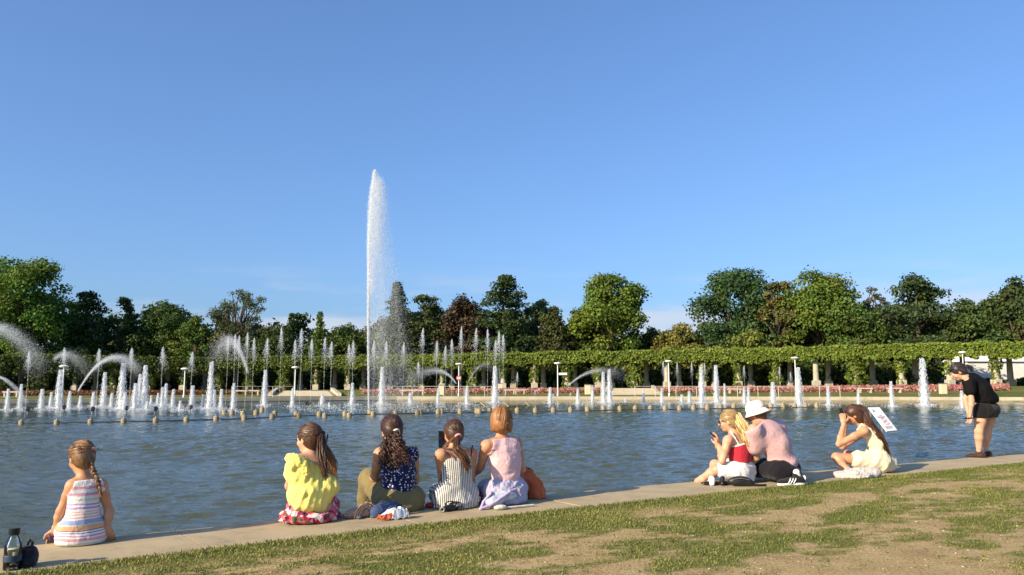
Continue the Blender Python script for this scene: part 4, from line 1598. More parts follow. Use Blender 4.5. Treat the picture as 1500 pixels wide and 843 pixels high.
class Imp:
    """smooth union of round cones and ellipsoids, meshed as one surface"""
    def __init__(self):
        self.pr = []

    def cone(self, a, b, ra, rb, k=.02):
        self.pr.append(('c', np.asarray(a, float), np.asarray(b, float), ra, rb, k, 1))
        return self

    def ell(self, c, r, M=None, k=.02, op=1):
        M = np.eye(3) if M is None else np.asarray(M, float)     # rows are the axes
        self.pr.append(('e', np.asarray(c, float), np.asarray(r, float), M, None, k, op))
        return self

    def chain(self, pts, rad, k=.015):
        for i in range(len(pts) - 1):
            self.cone(pts[i], pts[i + 1], rad[i], rad[i + 1], k)
        return self

    def bounds(self):
        lo, hi = np.full(3, 1e9), np.full(3, -1e9)
        for p in self.pr:
            if p[6] < 0:
                continue
            if p[0] == 'c':
                r = max(p[3], p[4])
                lo = np.minimum(lo, np.minimum(p[1], p[2]) - r)
                hi = np.maximum(hi, np.maximum(p[1], p[2]) + r)
            else:
                r = np.abs(p[3].T * p[2]).max(1) if False else np.sqrt(((p[3].T * p[2]) ** 2).sum(1))
                lo = np.minimum(lo, p[1] - r)
                hi = np.maximum(hi, p[1] + r)
        return lo - .05, hi + .05

    def mesh(self, name, vox=.0075, infl=0.0, cuts=(), disp=None, adapt=.03, base=None):
        lo, hi = self.bounds()
        lo -= infl
        hi += infl
        dims = np.ceil((hi - lo) / vox).astype(int) + 1
        g = np.full(dims, .25, np.float32)
        axs = [lo[k] + np.arange(dims[k]) * vox for k in range(3)]
        for p in self.pr:
            k, op = p[5], p[6]
            pad = .05 + k + infl
            if p[0] == 'c':
                r = max(p[3], p[4])
                bl, bh = np.minimum(p[1], p[2]) - r - pad, np.maximum(p[1], p[2]) + r + pad
            else:
                r = np.sqrt(((p[3].T * p[2]) ** 2).sum(1))
                bl, bh = p[1] - r - pad, p[1] + r + pad
            i0 = np.clip(((bl - lo) / vox).astype(int), 0, dims - 1)
            i1 = np.clip(((bh - lo) / vox).astype(int) + 2, 1, dims)
            sl = tuple(slice(a, b) for a, b in zip(i0, i1))
            X = np.stack(np.meshgrid(*[axs[q][sl[q]] for q in range(3)], indexing='ij'), -1).astype(np.float32)
            if p[0] == 'c':
                a, b, ra, rb = p[1], p[2], p[3], p[4]
                ab = b - a
                L2 = float(ab @ ab) + 1e-9
                t = np.clip(((X - a.astype(np.float32)) @ ab.astype(np.float32)) / L2, 0, 1)
                d = np.linalg.norm(X - a - t[..., None] * ab, axis=-1) - (ra + (rb - ra) * t)
            else:
                q = (X - p[1]) @ p[3].T
                k0 = np.linalg.norm(q / p[2], axis=-1)
                k1 = np.linalg.norm(q / (p[2] ** 2), axis=-1) + 1e-6
                d = k0 * (k0 - 1) / k1
            old = g[sl]
            if op > 0:
                h = np.clip(.5 + .5 * (old - d) / k, 0, 1)
                g[sl] = old * (1 - h) + d * h - k * h * (1 - h)
            else:
                h = np.clip(.5 - .5 * (old + d) / k, 0, 1)
                g[sl] = old * (1 - h) - d * h + k * h * (1 - h)
        g -= infl
        if disp is not None or cuts:
            XX = np.meshgrid(*axs, indexing='ij', sparse=True)
            if disp is not None:
                g += disp(*XX).astype(np.float32)
            for c in cuts:
                g = np.maximum(g, c(*XX).astype(np.float32))
        g = np.ascontiguousarray(np.clip(g, -.25, .25))
        vg = openvdb.FloatGrid(.25)
        vg.copyFromArray(g)
        pts, tris, quads = vg.convertToPolygons(isovalue=0.0, adaptivity=adapt)
        V = lo + np.asarray(pts, float) * vox
        if base is not None:
            V = V - base
        fs = []
        if len(tris):
            fs.append(np.asarray(tris)[:, ::-1])
        if len(quads):
            fs.append(np.asarray(quads)[:, ::-1])
        return to_mesh(name, V, fs, None, True)


def plane_cut(p, n):
    """removes everything on the side the normal points to"""
    p, n = np.asarray(p, float), unit(n)
    return lambda X, Y, Z: (X - p[0]) * n[0] + (Y - p[1]) * n[1] + (Z - p[2]) * n[2]


def ball_cut(c, r):
    return lambda X, Y, Z: r - np.sqrt((X - c[0]) ** 2 + (Y - c[1]) ** 2 + (Z - c[2]) ** 2)


def folds(seed, amp=.004, freq=28, vert=.35, direction=None):
    """creases that only push outwards"""
    rg = np.random.default_rng(seed)
    ks = []
    for _ in range(7):
        d = rnd_dirs(1, rg)[0]
        d[2] *= vert
        d = unit(d) * freq * 1.4 * rg.uniform(.55, 1.6)
        e = rnd_dirs(1, rg)[0] * freq * .45
        ks.append((d, e, rg.uniform(0, 6.28), rg.uniform(.4, 1)))

    def f(X, Y, Z):
        s, t = 0, 0
        for d, e, p, a in ks:
            w = 1.5 * np.sin(e[0] * X + e[1] * Y + e[2] * Z + p * 1.7)
            s = s + a * (1 - np.abs(np.sin(d[0] * X + d[1] * Y + d[2] * Z + p + w)) * 1.6)
            t += a
        return -amp * .8 * np.clip(.5 + 1.5 * s / t, -.2, 1.6)
    return f


# skin, cloth, hair materials
def m_skin(name, color):
    if name in MATS:
        return MATS[name]
    t = NT(name)
    v = t.coord()
    n = t.noise(v, 14, 5)
    c = t.ramp(n, [(.3, (color[0] * .86, color[1] * .76, color[2] * .72)), (.7, tuple(min(1, k * 1.10) for k in color))])
    t.set(Base_Color=c, Roughness=.52)
    t.b.inputs['Specular IOR Level'].default_value = .35
    t.b.inputs['Subsurface Weight'].default_value = .12
    t.b.inputs['Subsurface Radius'].default_value = (.012, .005, .003)
    t.bump(t.noise(v, 160, 3), .12, .003)
    MATS[name] = t.m
    return t.m


def cloth_finish(t, c, rough=.85, bump=.25, bscale=220, sheen=.15):
    t.set(Base_Color=c, Roughness=rough)
    t.b.inputs['Specular IOR Level'].default_value = .15
    t.b.inputs['Sheen Weight'].default_value = sheen
    v = t.coord()
    nz_ = t.n('ShaderNodeTexNoise')
    nz_.inputs['Scale'].default_value = 17
    nz_.inputs['Detail'].default_value = 5
    nz_.inputs['Distortion'].default_value = 1.2
    t.l(v, nz_.inputs['Vector'])
    ad_ = t.n('ShaderNodeMath', operation='MULTIPLY_ADD')
    t.l(t.noise(v, bscale, 3), ad_.inputs[0])
    ad_.inputs[1].default_value = .12
    t.l(nz_.outputs['Fac'], ad_.inputs[2])
    t.bump(ad_.outputs[0], .55, .014)


def m_cloth(name, color, var=.1, rough=.85):
    if name in MATS:
        return MATS[name]
    t = NT(name)
    n = t.noise(t.coord(), 11, 4)
    cloth_finish(t, t.ramp(n, [(.3, tuple(k * (1 - var) for k in color)), (.7, tuple(min(1, k * (1 + var)) for k in color))]), rough)
    MATS[name] = t.m
    return t.m


def m_hair(name, c0, c1, rough=.38):
    if name in MATS:
        return MATS[name]
    t = NT(name)
    at = t.n('ShaderNodeAttribute', attribute_name='col')
    sep = t.n('ShaderNodeSeparateColor')
    t.l(at.outputs['Color'], sep.inputs[0])
    n = t.noise(t.coord((1, 1, .35)), 120, 4, .6)
    md = t.n('ShaderNodeMath', operation='MULTIPLY')
    t.l(sep.outputs[0], md.inputs[0])
    t.l(n, md.inputs[1])
    t.set(Base_Color=t.ramp(md.outputs[0], [(.12, c0), (.62, c1)]), Roughness=rough)
    t.b.inputs['Specular IOR Level'].default_value = .5
    t.bump(n, .4, .004)
    MATS[name] = t.m
    return t.m


SKIN_A = m_skin('skin_light_tan', (.57, .30, .172))
SKIN_B = m_skin('skin_fair', (.60, .345, .225))
SKIN_C = m_skin('skin_tanned', (.54, .28, .155))
EYEW = mat_plain('eye_white', (.75, .73, .70), .25, .02)
EYED = mat_plain('eye_iris', (.05, .03, .02), .15, .05)
LIPM = mat_plain('lips', (.46, .17, .14), .45, .05)
BLACKP = mat_plain('black_plastic', (.012, .012, .014), .25, .1)
SCREEN = mat_plain('dark_screen', (.02, .022, .03), .08, .1)


def add_hand(I, wrist, d, palm, s=1.0, curl=.5, side=1, spread=.25):
    """palm and five fingers; d: pointing direction, palm: palm normal, side: +1 thumb towards cross(d,palm)"""
    d = unit(d)
    palm = unit(np.asarray(palm) - d * np.dot(palm, d))
    lat = np.cross(d, palm) * side
    c = wrist + d * .045 * s
    M = np.stack([d, lat, palm])
    I.ell(c, np.array((.052, .040, .017)) * s, M, .012)
    I.cone(wrist - d * .01, wrist + d * .03 * s, .026 * s, .026 * s, .012)
    for q, (off, ln) in enumerate(((.030, .072), (.010, .080), (-.010, .075), (-.029, .058))):
        p0 = wrist + d * .075 * s + lat * off * s
        dd = unit(d + lat * off * spread * 12 * .3)
        ang = curl * .75
        p = p0
        for sg, fr in enumerate((.42, .33, .25)):
            a = ang * (sg + .45)
            dr = dd * math.cos(a) + palm * math.sin(a)
            p2 = p + dr * ln * fr * s * 1.05
            I.cone(p, p2, (.0098 - .001 * sg) * s, (.0092 - .001 * sg) * s, .004)
            p = p2
    t0 = wrist + d * .028 * s + lat * .030 * s
    t1 = t0 + (d * .6 + lat * .75 + palm * .25) * .035 * s
    t2 = t1 + unit(d * 1.0 + lat * .25 + palm * .45) * .034 * s
    I.cone(t0, t1, .014 * s, .0115 * s, .008)
    I.cone(t1, t2, .0115 * s, .009 * s, .004)


class Person:
    def __init__(self, label, D, base_px, J, head_f, s=1.0, skin=SKIN_A, group=None, head_s=1.0, up=(0, 0, 1), bust=0.0, wide=1.0):
        D = D + (.10 if J['hl'][1] > 640 else 0)     # the pixel row of the seat is its rear edge
        self.D = D
        self.P = lambda px, py, dy=0.0: W(px, py, D + dy)
        b = G(*base_px)
        self.base = np.array((b[0], b[1], 0.0))
        self.J = {k: self.P(*v) for k, v in J.items()}
        self.s = s
        self.root = empty('person', self.base)
        tag(self.root, label, 'person', group)
        J = self.J
        I = self.I = Imp()
        pel = (J['hl'] + J['hr']) / 2
        self.pel = pel
        lat = unit(J['sr'] - J['sl'])
        upv = unit(J['nk'] - pel)
        lat = unit(lat - upv * (lat @ upv))
        fore = np.cross(upv, lat)
        self.lat, self.upv, self.fore = lat, upv, fore
        self.M = np.stack([lat, fore, upv])
        hl = unit(J['hr'] - J['hl'])
        hf = unit(np.cross(v3(0, 0, 1), hl))
        self.hM = np.stack([hl, hf, np.cross(hl, hf)])
        self.hl, self.hf = hl, hf
        sw = np.linalg.norm(J['sr'] - J['sl']) / 2
        self.sw = sw
        ch = J['ch']
        wst = pel * .62 + ch * .38
        w = wide
        self.torso = [
            ('e', pel + hf * -.01 * s, np.array((.150 * w, .105, .100)) * s, self.hM, .05),
            ('e', wst, np.array((.125 * w, .092 * w, .12)) * s, self.M, .06),
            ('e', ch, np.array((min(.150 * s * w, sw * .92), .100 * s, .150 * s)), self.M, .06),
            ('e', ch * .45 + J['nk'] * .55 - fore * .012 * s, np.array((min(.140 * s, sw * .9), .075 * s, .075 * s)), self.M, .05),
            ('c', J['sl'] + lat * .02 * s, J['sr'] - lat * .02 * s, .052 * s, .052 * s, .04),
            ('c', J['nk'], J['sl'], .048 * s, .045 * s, .035),
            ('c', J['nk'], J['sr'], .048 * s, .045 * s, .035),
        ]
        if bust:
            for sd in (-1, 1):
                self.torso.append(('e', ch + lat * sd * .07 * s + fore * .075 * s + upv * .02, np.array((.058, .055, .058)) * s * bust, self.M, .03))
        self.put(I, self.torso)
        for sd in (-1, 1):
            I.ell(pel + hl * sd * .078 * s - hf * .045 * s - v3(0, 0, .012), np.array((.082, .080, .085)) * s, self.hM, .04)
        for a, e, wv in (('sl', 'el', 'wl'), ('sr', 'er', 'wr')):
            self.arm(a, e, wv)
        # head
        f = unit(head_f)
        r = unit(np.cross(f, np.asarray(up, float)))
        u = np.cross(r, f)
        self.hf_, self.hr_, self.hu_ = f, r, u
        self.HM = np.stack([r, f, u])
        hs = self.hs = head_s * (s ** .45)
        self.hc = J['hd']
        H = lambda x, y, z: self.hc + (r * x + f * y + u * z) * hs
        self.H = H
        HM = self.HM
        I.cone(J['nk'] - upv * .02, H(0, -.018, -.062), .052 * s, .047 * s * .98, .03)
        I.ell(H(0, -.012, .025), np.array((.074, .094, .084)) * hs, HM, .02)
        I.ell(H(0, .028, -.035), np.array((.060, .062, .072)) * hs, HM, .03)
        I.ell(H(0, .062, -.088), np.array((.026, .022, .022)) * hs, HM, .03)
        for sd in (-1, 1):
            I.ell(H(sd * .036, .060, -.030), np.array((.026, .028, .026)) * hs, HM, .02)
            I.ell(H(sd * .030, .094, .008), np.array((.016, .013, .011)) * hs, HM, .012, -1)
            I.ell(H(sd * .075, -.004, -.012), np.array((.009, .019, .030)) * hs, HM, .006)
        I.ell(H(0, .078, .030), np.array((.045, .014, .012)) * hs, HM, .02)
        I.cone(H(0, .090, .010), H(0, .112, -.026), .0075 * hs, .0125 * hs, .008)
        I.ell(H(0, .092, -.056), np.array((.022, .010, .010)) * hs, HM, .008)
        for sd in (-1, 1):
            e = obj('eye', sphere_mesh(.0125 * hs), EYEW, self.root, H(sd * .030, .077, .008) - self.base)
            obj('iris', sphere_mesh(.0065 * hs), EYED, e, f * .0075 * hs)
        lm = Imp()
        lm.ell(H(0, .0985, -.056), np.array((.019, .007, .0075)) * hs, HM)
        obj('lips', lm.mesh('lips', .004, base=self.base), LIPM, self.root)
        self.skin = skin

    def put(self, I, prims, infl=0.0, k=None):
        for p in prims:
            if p[0] == 'e':
                I.ell(p[1], p[2] + infl, p[3], k or p[4])
            else:
                I.cone(p[1], p[2], p[3] + infl, p[4] + infl, k or p[5])

    def arm(self, a, e, w):
        J, s, I = self.J, self.s, self.I
        m = J[a] * .6 + J[e] * .4
        I.cone(J[a], m, .050 * s, .045 * s, .03)
        I.cone(m, J[e], .045 * s, .036 * s, .02)
        q = J[e] * .68 + J[w] * .32
        I.cone(J[e], q, .037 * s, .038 * s, .02)
        I.cone(q, J[w], .038 * s, .025 * s, .02)

    def hand(self, w, d, palm, curl=.5, side=1):
        add_hand(self.I, self.J[w], d, palm, self.s ** .6, curl, side)

    def leg(self, h, kn, an, toe=None):
        J, s, I = self.J, self.s, self.I
        m = J[h] * .5 + J[kn] * .5
        I.cone(J[h], m, .088 * s, .074 * s, .04)
        I.cone(m, J[kn], .074 * s, .056 * s, .03)
        q = J[kn] * .68 + J[an] * .32
        I.cone(J[kn], q, .054 * s, .056 * s, .025)
        I.cone(q, J[an], .056 * s, .034 * s, .02)
        if toe is not None:
            t = self.P(*toe) if len(toe) == 3 and not isinstance(toe, np.ndarray) else toe
            d = unit(t - J[an])
            I.cone(J[an], J[an] * .4 + t * .6, .036 * s, .034 * s, .02)
            I.cone(J[an] * .4 + t * .6, t, .034 * s, .022 * s, .02)
            I.ell(J[an] - d * .03 * s - v3(0, 0, .02 * s), np.array((.035, .035, .035)) * s, None, .02)

    def flyaways(self, n, mat, seed=0, top=.125):
        rg = np.random.default_rng(seed + 50)
        paths = []
        for _ in range(n):
            d = rnd_dirs(1, rg)[0]
            d[1] = -abs(d[1]) * .9 if d[2] < .3 else d[1]
            e = d * np.array((.092, .110, .102)) + v3(0, -.018, .028)
            g = unit(rnd_dirs(1, rg)[0] + d * .6 + v3(0, -.4, -.5))
            pts = [self.H(*(e + g * q * rg.uniform(.03, .07) + d * .012 * math.sin(q * 3))) for q in np.linspace(0, 1, 6)]
            paths.append(pts)
        o = self.strands(paths, .0013, mat, 'flyaway_hair', seed, seg=3)
        o['kind'] = 'stuff'
        return o

    def finish(self, vox=.0075):
        self.body = obj('body', self.I.mesh('body', vox, base=self.base), self.skin, self.root)
        return self.body

    def part(self, name, I, mat, vox=.0075, infl=0.0, cuts=(), disp=None, parent=None):
        o = obj(name, I.mesh(name, vox, infl, cuts, disp, base=self.base), mat, parent or self.root)
        return o

    def hips(self, I, infl=.012):
        pel, s = self.pel, self.s
        p0 = self.torso[0]
        I.ell(p0[1], p0[2] + infl, p0[3], .04)
        for sd in (-1, 1):
            I.ell(pel + self.hl * sd * .078 * s - self.hf * .045 * s - v3(0, 0, .012), np.array((.082, .080, .085)) * s + infl, self.hM, .04)

    def torso_imp(self, infl=.0, which=slice(None)):
        I = Imp()
        self.put(I, self.torso[which], infl)
        return I

    # ---- hair
    def hair_cap(self, thick=.012, back=.0, name='hair', mat=None, extra=None, face=True, low=-.03):
        I = Imp()
        hs = self.hs
        I.ell(self.H(0, -.018, .030), (np.array((.078, .097, .086)) + thick) * hs, self.HM, .02)
        I.ell(self.H(0, -.050, -.015 + low * .3), (np.array((.066, .060, .070)) + thick) * hs, self.HM, .03)
        if face:
            I.ell(self.H(0, .118, -.045), np.array((.080, .078, .098)) * hs, self.HM, .012, -1)
            for sd in (-1, 1):
                I.ell(self.H(sd * .095, .02, -.03), np.array((.03, .034, .045)) * hs, self.HM, .01, -1)
        if extra:
            extra(I)
        rg = np.random.default_rng(3)
        f = folds(11, .0022, 130, .5)
        me = I.mesh('hair', .006, 0, (), f, base=self.base)
        c = np.full((len(me.vertices), 4), .8, np.float32)
        at = me.color_attributes.new('col', 'FLOAT_COLOR', 'POINT')
        at.data.foreach_set('color', c.ravel())
        self.hair = obj(name, me, mat, self.root)
        return self.hair

    def strands(self, paths, r, mat, name='strands', seed=0, parent=None, seg=4):
        """paths: list of point arrays (world); r: radius or list"""
        rg = np.random.default_rng(seed)
        mb = MB()
        for p in paths:
            n = len(p)
            rr = r * rg.uniform(.7, 1.25) * np.interp(np.linspace(0, 1, n), [0, .15, .7, 1], [.7, 1, .9, .25])
            mb.tube(np.asarray(p) - self.base, rr, seg, True, float(rg.uniform(.30, 1.6)))
        return mb.build(name, mat, parent or self.hair, True)

    def cap_strands(self, n, target, mat, seed=0, r=.0045, rad=1.16, spread=.01, front=.075):
        """combed strands over the skull that gather at target (head coordinates)"""
        rg = np.random.default_rng(seed)
        paths = []
        n, r = int(n * 1.6), r * .78
        for _ in range(n):
            for _t in range(30):
                d = rnd_dirs(1, rg)[0]
                if d[1] < .72 and d[2] > -.25 and not (d[1] > .35 and d[2] < .2):
                    break
            t1 = unit(np.asarray(target) - v3(0, -.018, .03))
            pts = []
            for q in np.linspace(0, 1, 8):
                dd = unit(d * (1 - q) + t1 * q)
                e = v3(0, -.018, .030) + dd * np.array((.078, .097, .086)) * rad + rnd_dirs(1, rg)[0] * .0015
                if q > .8:
                    e = e * (1 - (q - .8) * 2) + np.asarray(target) * (q - .8) * 2
                pts.append(self.H(*e))
            paths.append(pts)
        return self.strands(paths, r, mat, 'combed_strands', seed)

    def tail(self, ctrl, n, mat, width=.02, seed=0, r=.005, wave=0.0, name='ponytail', curl=0.0):
        """bundle of strands along a control path given as world points"""
        rg = np.random.default_rng(seed)
        base = catmull(np.array(ctrl), 7)
        m = len(base)
        f = np.linspace(0, 1, m)
        prof = np.interp(f, [0, .12, .5, .85, 1], [.3, .75, 1.0, .75, .35]) * width
        paths = []
        for _ in range(n):
            o = rnd_dirs(1, rg)[0] * rg.uniform(0, 1) ** .5
            ph, fr = rg.uniform(0, 6.28), rg.uniform(.8, 1.3)
            end = int(m * rg.uniform(.72, 1.0))
            p = base + o[None, :] * prof[:, None]
            if wave:
                p = p + wave * np.column_stack([np.sin(f * 14 * fr + ph), .4 * np.cos(f * 11 * fr + ph), .3 * np.sin(f * 9 + ph)]) * f[:, None]
            if curl:
                a = f * 34 * fr + ph
                p = p + curl * np.column_stack([np.cos(a), np.sin(a), .3 * np.sin(a * .7)]) * np.clip(f * 3, 0, 1)[:, None]
            paths.append(p[:max(4, end)])
        return self.strands(paths, r, mat, name, seed)


_sph = {}


def sphere_mesh(r):
    k = round(r, 5)
    if k not in _sph:
        pr_ = [(max(1e-4, r * math.sin(a)), -r * math.cos(a)) for a in np.linspace(0.02, math.pi - .02, 9)]
        _sph[k] = MB().lathe(pr_, seg=12).mesh('ball', True)
        _sph[k].materials.clear()
    return _sph[k].copy()


def box_part(p, name, c, size, axes, mat, bev=.004, parent=None):
    """rounded slab placed by its axes (rows: x,y,z)"""
    mb = MB().box((0, 0, 0), size, 0, bev)
    V = np.concatenate(mb.v) @ np.asarray(axes)
    mb.v = [V + np.asarray(c)]
    return mb.build(name, mat, parent)


def phone(c, screen_n, up, label, size=(.072, .15)):
    """phone with a case, screen and camera"""
    n = unit(screen_n)
    u = unit(np.asarray(up) - n * np.dot(up, n))
    x = np.cross(u, n)
    root = empty('phone', c)
    tag(root, label, 'phone')
    A = np.stack([x, u, n])
    box_part(None, 'case', (0, 0, 0), (size[0], size[1], .010), A, BLACKP, .004, root)
    box_part(None, 'screen', n * .0052, (size[0] - .008, size[1] - .012, .002), A, SCREEN, .0008, root)
    box_part(None, 'camera_bump', -n * .006 + u * size[1] * .36 + x * size[0] * .2, (.02, .03, .003), A, SCREEN, .001, root)
    return root


def ring_imp(center, axis, R, r, n=16, squash=1.0, ref=(0, 0, 1)):
    I = Imp()
    a = unit(axis)
    x = unit(np.cross(a, ref) if abs(a @ np.asarray(ref, float)) < .95 else np.cross(a, (1, 0, 0)))
    y = np.cross(a, x)
    pts = [np.asarray(center) + x * R * math.cos(t) + y * R * squash * math.sin(t) for t in np.linspace(0, 2 * math.pi, n + 1)]
    I.chain(pts, [r] * (n + 1), .004)
    return I


def surf_strap(pts, r):
    I = Imp()
    I.chain(pts, [r] * len(pts), .006)
    return I


def hang_legs(p, dk=.36, spread=.08, drop=.42, foot=True, n=(-.54, .84, 0)):
    """thighs forward over the rim, shins down the pond wall"""
    s = p.s
    n = unit(n)
    rt = v3(n[1], -n[0], 0)
    for h, sd in (('hl', -1), ('hr', 1)):
        hip = p.J[h]
        kn = hip + n * dk * s + rt * sd * spread * .4
        kn[2] = max(.055 * s, hip[2] - .02)
        p.J['k' + h] = kn
        an = kn + n * .03 + v3(0, 0, -drop * s)
        p.J['a' + h] = an
        p.leg(h, 'k' + h, 'a' + h, an + n * .15 * s + v3(0, 0, -.03) if foot else None)

# ---- cloth patterns
def m_child_stripes():
    t = NT('striped_jersey')
    tc = t.n('ShaderNodeTexCoord')
    sp = t.n('ShaderNodeSeparateXYZ')
    t.l(tc.outputs['Object'], sp.inputs[0])
    wv = t.n('ShaderNodeMath', operation='MULTIPLY_ADD')
    t.l(t.noise(t.coord(), 9, 2), wv.inputs[0])
    wv.inputs[1].default_value = .02
    t.l(sp.outputs['Z'], wv.inputs[2])
    mr = t.n('ShaderNodeMapRange')
    mr.inputs['From Min'].default_value = .01
    mr.inputs['From Max'].default_value = .43
    t.l(wv.outputs[0], mr.inputs['Value'])
    wt, pk, bl, or_, lv, gn, nv = (.74, .70, .68), (.72, .33, .36), (.30, .36, .54), (.70, .36, .18), (.42, .30, .50), (.50, .60, .52), (.12, .10, .20)
    seq = [(0, wt), (.03, gn), (.055, wt), (.09, pk), (.13, wt), (.155, (.45, .2, .3)), (.17, wt), (.2, nv), (.212, wt), (.235, nv), (.25, or_), (.315, gn), (.335, bl), (.40, wt),
           (.425, pk), (.445, wt), (.47, (.6, .42, .3)), (.49, wt), (.515, pk), (.53, wt), (.57, lv), (.60, wt), (.625, lv), (.65, wt), (.69, gn), (.73, wt), (.77, pk), (.80, lv), (.82, wt), (.88, pk), (.92, wt)]
    c = t.ramp(mr.outputs['Result'], [(a, b) for a, b in seq[:31]], 'CONSTANT')
    cloth_finish(t, c)
    return t.m


def m_floral():
    t = NT('floral_print')
    v = t.coord()
    vo = t.n('ShaderNodeTexVoronoi')
    vo.inputs['Scale'].default_value = 26
    t.l(v, vo.inputs['Vector'])
    sp = t.n('ShaderNodeSeparateColor')
    t.l(vo.outputs['Color'], sp.inputs[0])
    c = t.ramp(sp.outputs[0], [(0, (.55, .03, .06)), (.22, (.70, .16, .20)), (.42, (.75, .55, .50)), (.6, (.16, .02, .06)), (.72, (.62, .06, .10)), (.86, (.10, .11, .06))], 'CONSTANT')
    cloth_finish(t, c)
    return t.m


def m_dots():
    t = NT('navy_dotted')
    v = t.coord()
    vo = t.n('ShaderNodeTexVoronoi')
    vo.inputs['Scale'].default_value = 46
    vo.inputs['Randomness'].default_value = .85
    t.l(v, vo.inputs['Vector'])
    c = t.ramp(vo.outputs['Distance'], [(0, (.72, .73, .78)), (.30, (.012, .018, .075))], 'CONSTANT')
    cloth_finish(t, c)
    return t.m


def m_pin(latv):
    t = NT('black_pinstripe')
    tc = t.n('ShaderNodeTexCoord')
    dt = t.n('ShaderNodeVectorMath', operation='DOT_PRODUCT')
    t.l(tc.outputs['Object'], dt.inputs[0])
    dt.inputs[1].default_value = tuple(latv)
    ad = t.n('ShaderNodeMath', operation='MULTIPLY_ADD')
    t.l(t.noise(t.coord((1, 1, .6)), 7, 2), ad.inputs[0])
    ad.inputs[1].default_value = .012
    t.l(dt.outputs['Value'], ad.inputs[2])
    fr = t.n('ShaderNodeMath', operation='MULTIPLY')
    t.l(ad.outputs[0], fr.inputs[0])
    fr.inputs[1].default_value = 58
    fc_ = t.n('ShaderNodeMath', operation='FRACT')
    t.l(fr.outputs[0], fc_.inputs[0])
    c = t.ramp(fc_.outputs[0], [(0, (.66, .64, .58)), (.62, (.05, .05, .06))], 'CONSTANT')
    cloth_finish(t, c)
    return t.m


RIM_N = unit(v3(-.54, .84, 0))
RIM_T = unit(v3(.84, .54, 0))

# ---------------- 1 child in the striped top
p = Person('child in a striped sleeveless top with braided hair sitting by the bottle', 5.42, (121, 795),
           dict(hl=(104, 778, -.05), hr=(137, 775, .06), ch=(122, 735, 0), nk=(123, 703, .01), sl=(106, 712, -.05), sr=(148, 711, .07), hd=(119, 671, .02),
                el=(89, 749, -.03), wl=(81, 776, .02), er=(160, 749, .09), wr=(157, 773, .06)),
           (-.72, .60, -.33), .74, SKIN_C, head_s=1.03)
hang_legs(p, .34)
p.hand('wl', v3(-.5, .5, -.75), v3(.3, -.4, -.8), .35, 1)
p.hand('wr', v3(.2, .3, -.9), v3(-.3, .8, -.3), .4, -1)
p.finish(.006)
STR = m_child_stripes()
I = p.torso_imp()
for sd, h in ((-1, 'hl'), (1, 'hr')):
    I.cone(p.J[h], p.J['k' + h], .075, .055, .03)
I.ell(p.pel - v3(0, 0, .035), (.125, .11, .05), p.hM, .03)
I.ell(v3(p.pel[0], p.pel[1] - .01, .028), (.140, .105, .03), p.hM, .03)
top = p.part('sleeveless_top', I, STR, .006, .013, (plane_cut(p.J['nk'] - p.upv * .008, p.upv + p.fore * .15), ball_cut(p.J['sl'] - p.lat * .035 + p.upv * .01, .062), ball_cut(p.J['sr'] + p.lat * .035 + p.upv * .01, .062),
                                               lambda X, Y, Z: .004 - Z + 0 * X), folds(4, .003, 40))
for sd, k in ((-1, 'sl'), (1, 'sr')):
    a = p.J[k] + p.lat * sd * -.028
    p.part('shoulder_strap', surf_strap([a - p.fore * .045 - p.upv * .05, a + p.upv * .036, a + p.fore * .045 - p.upv * .05], .011), m_cloth('jersey_trim', (.66, .62, .64)), .005, parent=None)
I = Imp()
hem = p.P(68, 786, .04)
I.chain([hem + v3(.09, .05, -.005), hem + v3(.05, .02, -.005), hem], [.022, .020, .012], .02)
p.part('skirt_hem', I, m_cloth('purple_hem', (.12, .09, .22)), .006, .004, (), folds(9, .006, 60))
HB = m_hair('hair_brown_gold', (.028, .012, .005), (.30, .155, .06))
p.hair_cap(.008, mat=HB)
tgt = (.036, -.095, .030)
p.cap_strands(120, tgt, HB, 1, .0042)
p.flyaways(36, HB, 1)
p.part('hair_tie', ring_imp(p.H(.040, -.108, .028), p.H(.046, -.13, -.01) - p.H(.04, -.1, .03), .014, .009), m_cloth('pink_tie', (.72, .32, .36)), .004)
bp_ = [p.H(.038, -.105, .03), p.P(134, 678, -.03), p.P(137, 690, -.02), p.P(142, 702, -.02), p.P(146, 716, -.01), p.P(149, 732, -.01)]
bc = catmull(np.array(bp_), 8)
f = np.linspace(0, 1, len(bc))
paths = []
for q in range(3):
    a = f * 26 + q * 2.094
    rr = .0105 * np.interp(f, [0, .1, .8, 1], [.6, 1, .8, .3])
    paths.append(bc + np.column_stack([np.cos(a) * rr, np.sin(2 * a) * rr * .5, np.sin(a) * rr * .4]))
p.strands(paths, .0105, HB, 'braid', 2, seg=7)

# ---------------- 2 yellow top
p = Person('person in a loose yellow top and floral skirt with side ponytail', 6.33, (455, 760),
           dict(hl=(440, 746, -.07), hr=(472, 743, .08), ch=(456, 700, 0), nk=(455, 668, .02), sl=(432, 677, -.10), sr=(483, 678, .12), hd=(452, 643, .04),
                el=(424, 712, .05), wl=(446, 722, .26), er=(489, 714, .16), wr=(486, 674, .24)),
           (-.88, .46, -.12), .93, SKIN_B, head_s=1.0)
hang_legs(p, .32, n=(-.18, .98, 0))
p.hand('wl', v3(.3, .8, -.2), v3(0, 0, -1), .5, 1)
p.hand('wr', v3(-.25, .1, .9), v3(-.7, -.3, -.2), .9, -1)
p.finish()
YEL = m_cloth('yellow_cotton', (.86, .74, .19), .05)
I = p.torso_imp(0, slice(0, 4))
I.ell(p.P(453, 722, -.02), (.160, .13, .115), p.M, .06)
I.ell(p.P(452, 737, -.06), (.125, .085, .045), p.M, .05)
I.ell(p.P(436, 690, -.06), (.085, .10, .10), p.M, .05)
